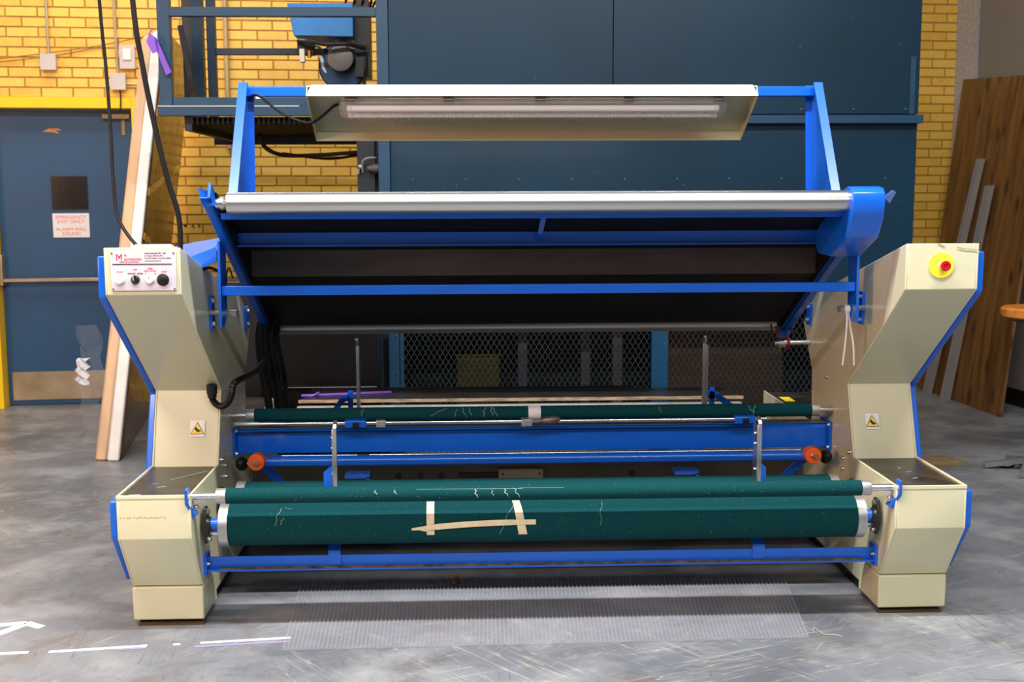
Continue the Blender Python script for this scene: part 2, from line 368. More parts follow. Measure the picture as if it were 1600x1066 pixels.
wobj(MB().exy([(.36, 2.075), (.40, 2.10), (.47, 2.10), (.50, 2.085), (.455, 2.085), (.48, 2.06), (.43, 2.072)], .112, .1155), 'paint_scrape', mat('rust_scrape', srgb(200, 140, 84), .7), door)

# side wall, pilaster, baseboard
SWO = wpt(7.57, 0, 0)
def sobj(mb, name, m, **k):
    o = mb.build(name, m, None, off=(0, 0, 0), **k); o.location = SWO; o.rotation_euler = (0, 0, AW); return o
sw = sobj(MB().box(0, .3, -6.0, 0, 0, 4.6), 'wall_right', WALLP); sw['kind'] = 'structure'
pl = sobj(MB().box(-.02, .02, -.32, 0, 0, 4.6), 'trim_1', CONC); pl['kind'] = 'structure'
bb = sobj(MB().box(-.012, .01, -6.0, -.33, 0, .13), 'baseboard_right', BASEB, bev=.003); bb['kind'] = 'structure'

# ------------------------------------------------------------------ services on the wall
def jbox(s, z, w_, h_, cx0, label, pipes, m=BOXG, lid=True):
    t = thing('junction_box', label, 'electrical box', wpt(s, 0, z - h_ / 2), 'electrical boxes on the brick wall', AW); t['shift'] = (0, 0, 0)
    MB().box(-w_ / 2, w_ / 2, -.05, 0, 0, h_).build('box_body', m, t, bev=.004)
    MB().box(-w_ / 2 - .003, w_ / 2 + .003, -.056, -.05, -.003, h_ + .003).build('box_cover', m, t, bev=.002)
    for p in pipes: MB().path([(a, b, c) for a, b, c in p], .009, 8, 3).build('conduit', mat('galvanised_conduit', srgb(186, 172, 150), .4, .4), t)
    return t
jbox(.462, 2.572, .105, .112, 0, 'grey square junction box left, above the blue door, conduit rising from it', [[(.0, -.025, .11), (.0, -.025, .4), (0, -.025, 2.0)]])
jbox(.949, 2.434, .105, .115, 0, 'grey junction box close above the door frame, black lead below it', [[(.0, -.025, .11), (-.01, -.025, .5), (-.01, -.025, 2.1)], [(.05, -.025, .045), (.2, -.025, .04), (.4, -.025, .04)]])
t = jbox(1.022, 2.612, .105, .165, 0, 'tall cream wall box beside the hanging cable, no conduit below', [])
MB().box(-.03, .03, -.066, -.056, .06, .14).build('sensor_window', WHITEP, t, bev=.003)
tag(wobj(MB().path([(.955, -.02, 2.38), (.96, -.03, 2.32), (.955, -.04, 2.22)], .005, 6), 'door_lead', CABLE), 'short black lead running down into the door frame head', 'cable')
tag(wobj(MB().path([(-.3, -.02, 2.55), (.12, -.02, 2.594), (.5, -.02, 2.645), (.84, -.02, 2.70), (1.3, -.02, 2.80)], .0035, 5).path([(-.3, -.02, 2.53), (.12, -.02, 2.572), (.5, -.02, 2.62), (.84, -.02, 2.69)], .003, 5), 'wall_wire', mat('brown_wire', srgb(150, 104, 40), .6)), 'thin brown wire sagging across the yellow bricks', 'wire')
tag(wobj(MB().path([(1.735, -.03, 1.95), (1.735, -.03, 2.6), (1.735, -.03, 4.5)], .019, 10, 2), 'wall_conduit', mat('painted_conduit', srgb(196, 164, 116), .45, .2)), 'vertical conduit on the yellow wall behind the steel platform', 'pipe')
m44 = mat('dark_marker', srgb(60, 50, 20), .6)
for i, x in enumerate((1.43, 1.475)):
    text('chalk_number', '4', .05, m44, wall, (x, -.003, 1.352))
wobj(MB().box(1.375, 1.40, -.004, 0, 1.362, 1.378), 'ink_mark', m44, wall)
wobj(MB().box(1.372, 1.378, -.02, -.002, .9, 1.0), 'wall_bracket', m44, wall)
t = thing('fire_extinguisher', 'red extinguisher mostly hidden behind the control column', 'extinguisher', wpt(1.355, -.12, .86)); t['shift'] = (0, 0, 0)
MB().lathe((0, 0, 0), (0, 0, 1), [(0, .06), (.02, .075), (.30, .075), (.36, .05), (.385, .02)], 20).build('cylinder_body', REDB, t)
MB().cyl((0, 0, .385), (0, 0, .43), .014).bar((0, -.03, .44), (0, .08, .45), .02, .012).build('valve', RUBBER, t)
pass

# ------------------------------------------------------------------ steel enclosure behind the machine
Yc = 6.6
t = thing('steel_enclosure', 'tall dark blue steel enclosure with a ledge and a mesh front behind the machine', 'enclosure', (.75, Yc + .7, 0))
def P(mb, n, m, **k): return mb.build(n, m, t, **k)
P(MB().box(-.706, .533, Yc, Yc + .04, 2.035, 2.9), 'upper_panel', NAVY, bev=.002)
P(MB().box(.537, 2.262, Yc, Yc + .04, 2.035, 2.9), 'upper_panel', NAVY, bev=.002)
P(MB().box(-.706, 2.262, Yc + .01, Yc + .04, .96, 1.985), 'lower_panel', NAVY, bev=.002)
P(MB().box(-.706, 2.278, Yc - .04, Yc + .04, 1.982, 2.028), 'ledge', NAVY2, bev=.002)
P(MB().box(2.222, 2.262, Yc + .04, Yc + 1.4, .05, 2.9), 'side_panel', NAVY)
P(MB().box(-.706, -.67, Yc + .04, Yc + 1.4, .05, 2.9), 'side_panel', NAVY)
P(MB().box(-.67, 2.222, Yc + .04, Yc + 1.4, 2.86, 2.9), 'roof_panel', NAVY)
P(MB().box(-.67, 2.222, Yc + 1.38, Yc + 1.42, .05, 2.9), 'added_rear_panel', DARKN)  # added closed back, blocks light so the interior behind the mesh stays dark
P(MB().box(-.670, -.648, Yc + .02, Yc + .06, 0, .96).box(-.732, -.674, Yc, Yc + .05, 0, .96), 'corner_post', NAVY2, bev=.002)
P(MB().box(.768, .862, Yc - .005, Yc + .05, 0, .96), 'mesh_post', mat('mid_blue_post_paint', srgb(16, 62, 92), .4), bev=.002)
P(MB().box(2.17, 2.262, Yc - .005, Yc + .05, 0, .96), 'mesh_post', NAVY2, bev=.002)
P(MB().box(-.67, 2.2, Yc, Yc + .04, .02, .10), 'bottom_rail', NAVY2, bev=.002)
P(MB().box(2.205, 2.235, Yc - .012, Yc, 2.035, 2.35), 'edge_strip', NAVY2)
b0 = None
for i in range(10):
    for zz in (1.676, 2.062):
        mb = MB().lathe((-.583 + i * .297 + (.1 if zz > 2 else 0), Yc + (.01 if zz < 2 else 0), zz), (0, -1, 0), [(0, .007), (.004, .006), (.006, .003)], 8)
        if -.583 + i * .297 < 2.2: P(mb, 'bolt', mat('painted_bolt', srgb(60, 80, 90), .5))
for xx, zz in ((.785, .60), (.84, .60), (.84, .74), (-.69, .80), (-.69, .58)):
    P(MB().lathe((xx, Yc - .005, zz), (0, -1, 0), [(0, .006), (.005, .004)], 8), 'bolt', ZINC)
mm = MB(); dx, dz = .0325, .0545
for a, b in ((-.655, .768), (.862, 2.17)):
    n = int((b - a) / dx)
    for i in range(n + 1):
        for j in range(15):
            x = a + i * dx; z = .10 + j * dz
            for sx in (-1, 1):
                mm.bar((x, Yc + .02, z), (x + sx * dx / 2, Yc + .02, z + dz / 2), .0028, .0028, (0, 1, 0)).bar((x + sx * dx / 2, Yc + .02, z + dz / 2), (x, Yc + .02, z + dz), .0028, .0028, (0, 1, 0))
mo = P(mm, 'wire_mesh', MESHM, smooth=False); mo['kind'] = 'stuff'
mk = mat('scraped_paint_mark', srgb(120, 150, 160), .6)
sc = MB()
for i in range(26):
    x = random.uniform(-.66, 2.2); z = random.uniform(1.1, 2.6)
    if 1.96 < z < 2.05: z += .12
    y = Yc - .0015 if z > 2 else Yc + .0085
    a = random.uniform(0, 3.1); r = random.uniform(.006, .02)
    sc.bar((x, y, z), (x + r * math.cos(a), y, z + r * math.sin(a)), .001, .003, (0, 1, 0))
so = P(sc, 'paint_scratches', mk, smooth=False); so['kind'] = 'stuff'

tag(MB().exx([(7.35, 0), (7.38, 0), (7.60, 1.5), (7.57, 1.5)], .98, 1.75).build('brown_board', mat('brown_hardboard', srgb(84, 58, 34), .6, var=.12, scale=4)), 'brown board leaning inside the mesh enclosure, right of its blue post', 'board')
g3 = mat('dusty_grey_steel', srgb(90, 92, 100), .5, .3)
for i, (x, y) in enumerate(((.03, 7.3), (.45, 7.5), (.62, 7.2))):
    tag(MB().box(x, x + .06, y, y + .05, 0, 1.6 - .2 * i).box(x - .03, x + .09, y - .03, y + .08, 0, .02).build('steel_stand', g3, bev=.003),
        ['grey steel upright, furthest left inside the mesh enclosure', 'grey steel upright, middle one inside the mesh enclosure', 'grey steel upright closest to the blue mesh post, inside'][i], 'post', 'uprights inside the enclosure')
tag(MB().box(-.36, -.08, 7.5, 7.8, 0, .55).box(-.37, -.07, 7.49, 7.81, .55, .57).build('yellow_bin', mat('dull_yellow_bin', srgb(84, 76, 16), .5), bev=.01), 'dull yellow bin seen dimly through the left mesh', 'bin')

# platform frame left of the enclosure
t = thing('platform_frame', 'dark blue steel platform frame carrying the burner, left of the enclosure', 'platform', (-1.35, 7.2, 0))
P(MB().box(-1.963, -1.896, Yc, Yc + .06, 2.08, 2.9), 'post', NAVY2, bev=.002)
P(MB().box(-.772, -.708, Yc - .01, Yc + .06, .975, 2.9), 'post', NAVY2, bev=.002)
P(MB().box(-1.896, -.772, Yc, Yc + .05, 2.565, 2.614), 'rail', NAVY2, bev=.002)
P(MB().box(-1.896, -.772, Yc + .01, Yc + .06, 2.081, 2.130), 'rail', NAVY2, bev=.002)
P(MB().box(-1.968, -.772, Yc - .03, Yc + .03, 2.028, 2.078), 'channel', NAVY2, bev=.002)
P(MB().box(-1.968, -1.2, Yc - .031, Yc + .0, 2.0775, 2.0825), 'bare_edge', mat('bare_paint_edge', srgb(200, 196, 188), .6))
P(MB().box(-2.040, -1.975, 7.5, 7.56, 2.03, 2.9), 'post', mat('dark_brown_steel', srgb(40, 38, 42), .5), bev=.002)
P(MB().box(-1.968, -1.905, 7.45, 7.52, 2.03, 2.9), 'post', DARKN if 0 else NAVY, bev=.002)
P(MB().box(-1.885, -1.832, 7.47, 7.52, 2.03, 2.9), 'post', NAVY, bev=.002)
P(MB().box(-1.832, -1.10, 7.48, 7.52, 2.462, 2.502), 'rail', mat('dark_slate_paint', srgb(38, 50, 62), .5), bev=.002)
P(MB().bar((-1.98, 7.2, 2.60), (-1.9, 7.25, 2.05), .03, .02), 'brace', DARKN)
P(MB().box(-1.95, -.78, 7.9, 7.96, 1.93, 2.02), 'channel', DARKN, bev=.002)
P(MB().box(-1.84, -1.80, Yc + .03, 7.9, 1.95, 2.03), 'channel', DARKN)
gr = MB()
for i in range(38): gr.box(-1.80 + i * .028, -1.792 + i * .028, Yc + .03, 7.9, 1.985, 2.02)
for j in range(12): gr.box(-1.80, -.75, Yc + .06 + j * .11, Yc + .07 + j * .11, 1.99, 2.02)
gr.box(-1.80, -.75, Yc + .03, 7.9, 2.021, 2.025)
go = P(gr, 'floor_grating', mat('dark_grating', srgb(34, 34, 34), .5, .3), smooth=False); go['kind'] = 'stuff'
P(MB().box(-.90, -.80, 6.70, 6.78, 0, 2.02), 'leg', DARKN, bev=.002)
P(MB().box(-.80, -.74, 6.74, 6.80, 0, 2.02), 'leg', DARKN)
P(MB().box(-.752, -.718, 6.66, 6.70, 1.71, 1.775), 'socket_box', mat('stained_white_box', srgb(225, 205, 180), .6, var=.3, scale=40), bev=.003)
P(MB().path([(-.868, 6.68, 1.72), (-.865, 6.66, 1.78), (-.83, 6.65, 1.80), (-.79, 6.66, 1.80)], .006, 8), 'lead', GREYM)
P(MB().lathe((-.84, 6.66, 1.742), (1, 0, 0), [(0, .014), (.03, .022), (.04, .027), (.075, .027), (.08, .014)], 12), 'plug', mat('grey_plug', srgb(70, 68, 66), .5))
P(MB().lathe((-.892, 6.68, 1.752), (1, 0, 0), [(0, .012), (.012, .016), (.025, .016)], 10).lathe((-.892, 6.68, 1.71), (0, 0, 1), [(0, .006), (.03, .008)], 8), 'fitting', GREYM)
P(MB().box(-.775, -.728, 6.655, 6.70, 1.585, 1.612), 'tan_block', mat('tan_block', srgb(214, 160, 120), .6), bev=.004)
P(MB().path([(-1.60, 7.6, 1.98), (-1.58, 7.7, 1.90), (-1.50, 7.9, 1.86), (-1.3, 7.95, 1.86), (-.95, 7.9, 1.88)], .014, 8).path([(-1.5, 7.85, 1.87), (-1.2, 7.9, 1.835), (-.95, 7.9, 1.87)], .009, 8), 'hose', mat('worn_black_hose', srgb(52, 42, 30), .5, var=.4, scale=30))

t = thing('burner_unit', 'blue burner with round motor and grey cap hung on the platform frame', 'burner', (-1.1, 7.2, 2.25))
P(MB().add([(-1.33, 7.1, 2.715), (-.945, 7.1, 2.715), (-.945, 7.1, 2.522), (-1.295, 7.1, 2.528), (-1.33, 7.45, 2.715), (-.945, 7.45, 2.715), (-.945, 7.45, 2.522), (-1.295, 7.45, 2.528)],
       [(0, 1, 2, 3), (4, 7, 6, 5), (0, 4, 5, 1), (1, 5, 6, 2), (2, 6, 7, 3), (3, 7, 4, 0)]), 'burner_cover', BURN, bev=.004)
P(MB().lathe((-1.03, 7.4, 2.372), (0, -1, 0), [(0, .13), (.03, .147), (.12, .147), (.13, .138), (.135, .06)], 40), 'fan_housing', mat('burner_navy', srgb(20, 66, 110), .35, coat=.2))
P(MB().lathe((-1.03, 7.27, 2.405), (0, -1, 0), [(0, .08), (.10, .082), (.12, .076), (.125, .06)], 32), 'motor_cap', mat('grey_motor_cap', srgb(96, 90, 88), .4))
P(MB().box(-.945, -.86, 7.2, 7.4, 2.30, 2.75), 'mount', RUBBER)
P(MB().path([(-1.27, 7.1, 2.50), (-1.2, 7.06, 2.49), (-1.1, 7.08, 2.475), (-.98, 7.1, 2.48), (-.88, 7.15, 2.46)], .013, 8).path([(-1.2, 7.08, 2.47), (-1.13, 7.06, 2.45), (-1.12, 7.08, 2.40)], .006, 8), 'fuel_line', DGREY)
P(MB().box(-1.28, -1.18, 7.12, 7.2, 2.42, 2.51), 'pump', RUBBER, bev=.006)
P(MB().box(-1.262, -1.232, 7.08, 7.12, 2.372, 2.45), 'valve_body', mat('pale_valve', srgb(206, 196, 180), .4), bev=.004)
P(MB().cyl((-1.205, 7.1, 2.40), (-1.205, 7.1, 2.44), .012), 'fitting', mat('brass', srgb(170, 130, 50), .3, .9))
P(MB().exy([(-1.165, 2.43), (-1.155, 2.36), (-1.135, 2.33), (-1.125, 2.33), (-1.14, 2.37), (-1.145, 2.43)], 7.262, 7.268), 'rating_label', WHITEP)
P(MB().path([(-.88, 7.2, 2.42), (-.885, 7.15, 2.3), (-.88, 7.0, 2.2), (-.87, 6.95, 2.03)], .010, 8, 10, True), 'flex_conduit', DGREY)
for i in range(4): P(MB().path([(-1.0 + i * .05, 7.2, 2.72), (-.97 + i * .05, 7.15, 2.80), (-.92 + i * .04, 7.2, 2.78), (-.86, 7.25, 2.68)], .007, 6), 'wire_loop', CABLE)

tag(MB().box(-1.355, -.755, 6.25, 6.50, 0, 1.02).box(-1.34, -.77, 6.235, 6.25, .555, .572).build('black_cabinet', mat('glossy_black', srgb(9, 8, 8), .3, var=.2, scale=3), bev=.012), 'low glossy black cabinet behind the machine on the left', 'cabinet')
tag(MB().box(-1.80, -1.37, 6.15, 6.5, 0, 1.15).build('black_crate', RUBBER, bev=.01), 'black crate standing left of the glossy black cabinet', 'crate')

# ------------------------------------------------------------------ leaning wrapped panel
t = thing('wrapped_panel', 'tall film-wrapped cardboard panel leaning beside the blue door', 'panel', (-2.5, 7.8, 0))
NB = [(-2.545, 7.03), (-2.345, 7.0)]; FB = [(-2.80, 8.80), (-2.65, 8.78)]
tn, tf = (-2.15, 7.1, 2.60), (-2.32, 8.62, 2.60)
def slab(a0, a1, b0, b1, c0, c1, d0, d1):    # a,b: near/far bottom edges, c,d: near/far top edges (left, right)
    return MB().add([a0, a1, b1, b0, c0, c1, d1, d0], [(0, 1, 2, 3), (4, 7, 6, 5), (0, 4, 5, 1), (1, 5, 6, 2), (2, 6, 7, 3), (3, 7, 4, 0)])
cm = carton_mat()
def lerp(a, b, k): return tuple(x + (y - x) * k for x, y in zip(a, b))
nl, nr = (-2.55, 7.03, .0), (-2.385, 7.0, .0); fl_, frr = (-2.80, 8.76, 0), (-2.66, 8.74, 0)
tl, tr = (-2.18, 7.1, 2.52), (-2.04, 7.08, 2.57); bl_, br_ = (-2.34, 8.62, 2.56), (-2.24, 8.6, 2.56)
k1 = .45
P(slab(nl, lerp(nl, nr, k1), fl_, lerp(fl_, frr, k1), tl, lerp(tl, tr, k1), bl_, lerp(bl_, br_, k1)), 'card_layer', CREAMC, bev=.015, label='pale cream card layer')
P(slab(lerp(nl, nr, k1), lerp(nl, nr, .93), lerp(fl_, frr, k1), lerp(fl_, frr, .93), lerp(tl, tr, k1), lerp(tl, tr, .93), lerp(bl_, br_, k1), lerp(bl_, br_, .93)), 'foam_layer', WFILM, bev=.012, label='white foam layer')
P(slab(lerp(lerp(nl, nr, .93), lerp(fl_, frr, .93), .03), lerp(lerp(nl, nr, 1.0), lerp(fl_, frr, 1.0), .03), lerp(fl_, frr, .93), lerp(fl_, frr, 1.05), lerp(lerp(tl, tr, .93), lerp(bl_, br_, .93), .03), lerp(tr, br_, .03), lerp(bl_, br_, .93), lerp(bl_, br_, 1.05)), 'wrapped_face', cm, label='shiny brown film-wrapped face')
for k, w_ in ((.30, .05), (.52, .04), (.62, .05), (.80, .05)):
    a = lerp(nr, tr, k); b = lerp(frr, br_, k + .08 * (-1) ** int(k * 10)); a2 = lerp(nr, tr, k + w_ / 2.6); b2 = lerp(frr, br_, k + w_ / 2.6 + .08 * (-1) ** int(k * 10))
    o_ = .004
    P(MB().add([(a[0] + o_, a[1], a[2]), (b[0] + .012, b[1], b[2]), (b2[0] + .012, b2[1], b2[2]), (a2[0] + o_, a2[1], a2[2]), (a[0] + o_ - .003, a[1], a[2]), (b[0] + .009, b[1], b[2]), (b2[0] + .009, b2[1], b2[2]), (a2[0] + o_ - .003, a2[1], a2[2])],
           [(0, 1, 2, 3), (4, 7, 6, 5), (0, 4, 5, 1), (1, 5, 6, 2), (2, 6, 7, 3), (3, 7, 4, 0)]), 'packing_tape', mat('tan_packing_tape', srgb(196, 150, 70), .25, coat=.5))
# torn film
t = thing('torn_film', 'torn clear plastic film hanging at the left edge of the wrapped panel', 'plastic film', (-2.55, 6.98, .25))
vs = []; fs = []
for i in range(12):
    for j in range(5):
        vs.append((-2.60 + j * .035 + .02 * math.sin(i * 1.7 + j), 6.97 + .03 * math.sin(j * 2.1 + i * .8), .12 + i * .065))
for i in range(11):
    for j in range(4): fs.append((i * 5 + j, i * 5 + j + 1, i * 5 + j + 6, i * 5 + j + 5))
P(MB().add(vs, fs), 'film', FILM)
vs = []; fs = []
for i in range(10):
    for j in range(4): vs.append((-2.60 + j * .022 + .012 * math.sin(i * 2.3 + j * 2), 6.94 + .02 * math.sin(j * 3 + i * 1.9), .48 + i * .018))
for i in range(9):
    for j in range(3): fs.append((i * 4 + j, i * 4 + j + 1, i * 4 + j + 5, i * 4 + j + 4))
P(MB().add(vs, fs), 'crumpled_film', mat('white_crumpled_film', srgb(235, 235, 240), .2, alpha=.8))
# purple ribbon on the platform post
t = thing('purple_ribbon', 'purple ribbon tied to the left post of the platform frame', 'ribbon', (-1.95, 6.55, 2.3))
P(MB().add([(-1.995, 6.56, 2.47), (-1.955, 6.55, 2.44), (-1.885, 6.56, 2.26), (-1.915, 6.57, 2.245), (-1.995, 6.567, 2.47), (-1.955, 6.557, 2.44), (-1.885, 6.567, 2.26), (-1.915, 6.577, 2.245)],
       [(0, 1, 2, 3), (4, 7, 6, 5), (0, 4, 5, 1), (1, 5, 6, 2), (2, 6, 7, 3), (3, 7, 4, 0)]), 'ribbon_tail', PURP)
P(MB().add([(-1.99, 6.54, 2.47), (-1.96, 6.53, 2.44), (-1.955, 6.55, 2.37), (-1.98, 6.55, 2.36), (-2.01, 6.55, 2.42), (-1.99, 6.547, 2.47), (-1.96, 6.537, 2.44), (-1.955, 6.557, 2.37), (-1.98, 6.557, 2.36), (-2.01, 6.557, 2.42)],
       [(0, 1, 2, 3, 4), (5, 9, 8, 7, 6), (0, 5, 6, 1), (1, 6, 7, 2), (2, 7, 8, 3), (3, 8, 9, 4), (4, 9, 5, 0)]).path([(-2.005, 6.56, 2.43), (-1.99, 6.55, 2.47), (-1.975, 6.56, 2.49)], .004, 6), 'ribbon_knot', PURP)

# ------------------------------------------------------------------ right side: plywood, strips, stool
t = thing('plywood_sheet', 'large dark stained plywood sheet leaning against the right wall', 'plywood', (3.5, 8.7, 0))
P(slab((3.514, 8.10, 0), (3.534, 8.10, 0), (3.425, 9.40, 0), (3.445, 9.40, 0), (3.79, 8.16, 2.42), (3.81, 8.16, 2.42), (3.70, 9.42, 2.50), (3.72, 9.42, 2.50)), 'sheet', ply_mat(), bev=.002)
def strip(a, b, c, d, label):      # bottom far, bottom near, top far, top near; lies flat against the sheet
    tt = thing('plastic_strip', label, 'plastic strip', ((a[0] + b[0]) / 2, (a[1] + b[1]) / 2, 0), 'plastic strips leaning on the plywood')
    a, b, c, d = map(Vector, (a, b, c, d)); o = Vector((-.004, 0, 0)); k = Vector((-.03, -.01, 0))
    slab(b + o, b, a + o, a, d + o, d, c + o, c).build('flange', STRIPM, tt)
    slab(a + k, a, a + k + Vector((0, .004, 0)), a + Vector((0, .004, 0)), c + k, c, c + k + Vector((0, .004, 0)), c + Vector((0, .004, 0))).build('flange', STRIPM, tt)
strip((3.435, 8.911, 0), (3.445, 8.80, 0), (3.637, 8.733, 1.65), (3.644, 8.642, 1.65), 'brighter translucent strip leaning on the plywood, the one nearer the viewer')
strip((3.411, 9.204, 0), (3.420, 9.10, 0), (3.643, 8.918, 1.855), (3.650, 8.832, 1.853), 'fainter translucent strip further left on the plywood')
t = thing('work_stool', 'round orange wooden stool seat at the right edge of the photo', 'stool', (2.95, 6.5, 0))
P(MB().lathe((2.95, 6.5, .885), (0, 0, 1), [(0, .17), (.012, .188), (.05, .192), (.062, .18)], 40), 'seat', WOODO)
P(MB().lathe((2.95, 6.5, .865), (0, 0, 1), [(0, .12), (.02, .165)], 32), 'seat_plate', RUBBER)
P(MB().cyl((2.95, 6.5, .03), (2.95, 6.5, .87), .025), 'post', GREYM)
for i in range(5):
    a = math.radians(72 * i + 20); P(MB().bar((2.95, 6.5, .06), (2.95 + .24 * math.cos(a), 6.5 + .24 * math.sin(a), .02), .03, .03), 'leg', GREYM)
tag(MB().path([(2.78, 6.62, .006), (2.86, 6.55, .006), (2.98, 6.66, .006), (3.2, 6.62, .006), (3.6, 6.8, .006)], .006, 6).build('floor_cable', CABLE), 'thin black cable lying on the floor by the right edge', 'cable')

# ------------------------------------------------------------------ floor markings and mat
def ftape(name, pts, m, label, cat='tape'):
    return tag(MB().exz(pts, 0.0005, .0016).build(name, m, smooth=False), label, cat)
def quad(p, q, wd):
    p = Vector((*p, 0)); q = Vector((*q, 0)); n = (q - p).normalized().cross(Vector((0, 0, 1))) * wd / 2
    return [tuple((p + n)[:2]), tuple((q + n)[:2]), tuple((q - n)[:2]), tuple((p - n)[:2])]
ftape('floor_tape', quad((-2.3, 3.955), (-1.83, 3.995), .022), WTAPEF, 'pale floor tape piece reaching the left edge of the photo')
ftape('floor_tape', quad((-1.76, 3.995), (-1.43, 4.037), .02), WTAPEF, 'long pale floor tape piece left of the machine foot')
ftape('floor_tape', quad((-1.34, 4.045), (-1.315, 4.047), .016), WTAPEF, 'tiny pale tape scrap just right of the machine foot')
ftape('floor_tape', quad((-1.245, 4.055), (-.93, 4.09), .018), WTAPEF, 'pale floor tape piece touching the ribbed plastic mat')
ftape('tape_residue', quad((-1.52, 4.005), (-1.43, 4.018), .012), LILACF, 'lilac tape residue under the long pale tape', 'tape residue')
ftape('tape_residue', quad((-1.26, 4.02), (-.93, 4.055), .014), LILACF, 'lilac tape residue beside the ribbed plastic mat', 'tape residue')
ftape('floor_patch', [(2.30, 6.84), (2.62, 6.92), (2.69, 6.66), (2.36, 6.56)], PATCHF, 'square brown residue patch on the floor right of the machine', 'floor patch')
t = thing('arrow_mark', 'white taped arrow on the floor at lower left', 'arrow', (-1.98, 4.2, .0005))
for a, b, wd in (((-2.06, 4.09), (-1.945, 4.27), .04), ((-1.945, 4.285), (-1.87, 4.235), .035), ((-1.945, 4.285), (-2.06, 4.26), .035)):
    P(MB().exz(quad(a, b, wd), .0006, .0018 + wd * .01), 'tape_piece', WTAPEF, smooth=False)

t = thing('ribbed_mat', 'clear ribbed plastic mat lying on the floor under the machine', 'floor mat', (0, 4.37, 0))
mat_c = [(-.943, 3.966), (.939, 3.997), (1.03, 4.66), (-.985, 4.76)]
P(MB().exz(mat_c, .002, .0035), 'sheet', FILM, smooth=False)
rb = MB(); n = 126
for i in range(n):
    k = (i + .5) / n
    a = Vector(lerp(mat_c[0], mat_c[1], k)); b = Vector(lerp(mat_c[3], mat_c[2], k))
    rb.bar((a.x, a.y, .006), (b.x, b.y, .006), .0055, .005)
ro = P(rb, 'ribs', RIBM, smooth=False); ro['kind'] = 'stuff'
tag(MB().lathe((-.338, 4.655, .004), (0, .2, 1), [(0, .004), (.004, .016), (.01, .018), (.016, .008), (.02, .002)], 7).path([(-.36, 4.66, .012), (-.345, 4.65, .03), (-.32, 4.66, .01)], .003, 5).path([(-.35, 4.63, .01), (-.335, 4.65, .035), (-.31, 4.64, .012)], .003, 5).build('dried_leaf', mat('dry_brown', srgb(150, 112, 80), .8)), 'small crumpled brown debris on the ribbed mat', 'debris')
tag(MB().path([(.97, 4.06, .003), (.985, 4.09, .003), (1.0, 4.03, .003), (1.04, 4.02, .003), (1.06, 4.0, .003)], .002, 5).build('loose_thread', THREAD), 'pale loose thread on the floor at the mat corner', 'thread')

# ------------------------------------------------------------------ THE MACHINE
mc = thing('fabric_inspection_machine', 'large blue and cream fabric inspection machine with green felt rollers', 'machine', (0, 5.0, 0))
def Q(mb, n, m, parent=mc, **k): return mb.build(n, m, parent, **k)
XI, XO = 1.273, 1.535
def bolt(x, y, z, ax, parent, r=.008):
    return Q(MB().lathe((x, y, z), ax, [(0, r * 1.5), (.002, r * 1.5), (.002, r), (.008, r), (.010, r * .7)], 8), 'bolt', ZINC, parent)
prof = [(4.25, .150), (4.10, .371), (4.10, .532), (4.58, .532), (4.68, .814), (4.09, 1.248), (4.09, 1.412), (5.14, 1.15), (5.235, 1.09), (5.33, .998), (5.18, .80), (5.165, .562), (6.03, .562), (6.03, .371), (5.90, .150)]
inner = [(y, z - (.014 if z in (.532, .562) else 0)) for y, z in prof]
bprof = [(4.285, .163), (4.125, .371), (4.125, .505), (4.60, .512), (4.705, .80), (4.115, 1.235), (4.115, 1.383), (5.1, 1.13), (5.19, .95), (5.19, .505), (6.0, .505), (6.0, .36), (5.88, .163)]
def sticker(y, z, x, parent, tilt):
    # warning sticker on the sloping column front; tilt = y per z
    g = []
    def f(px, pz, k=0): return (x + px, y + pz * tilt - .0012 - k, z + pz)
    def plate(pts, k, m, n):
        vs = [f(a, b, k) for a, b in pts] + [f(a, b, k - .001) for a, b in pts]; c = len(pts)
        return MB().add(vs, [tuple(range(c)), tuple(range(2 * c - 1, c - 1, -1))] + [(i, i + c, (i + 1) % c + c, (i + 1) % c) for i in range(c)]).build(n, m, parent, smooth=False)
    plate([(-.029, -.029), (.029, -.029), (.029, .032), (-.029, .032)], 0, WHITEP, 'warning_sticker')
    plate([(-.0275, -.019), (.0275, -.019), (0, .027)], .001, INK, 'warning_triangle')
    plate([(-.0238, -.0168), (.0238, -.0168), (0, .0228)], .002, YELS, 'warning_triangle')
    plate([(-.009, .006), (-.004, .009), (.002, .001), (.012, -.004), (.015, -.010), (.007, -.008), (.009, -.012), (.002, -.009), (.001, -.013), (-.004, -.006), (-.010, -.002)], .003, INK, 'hand_symbol')
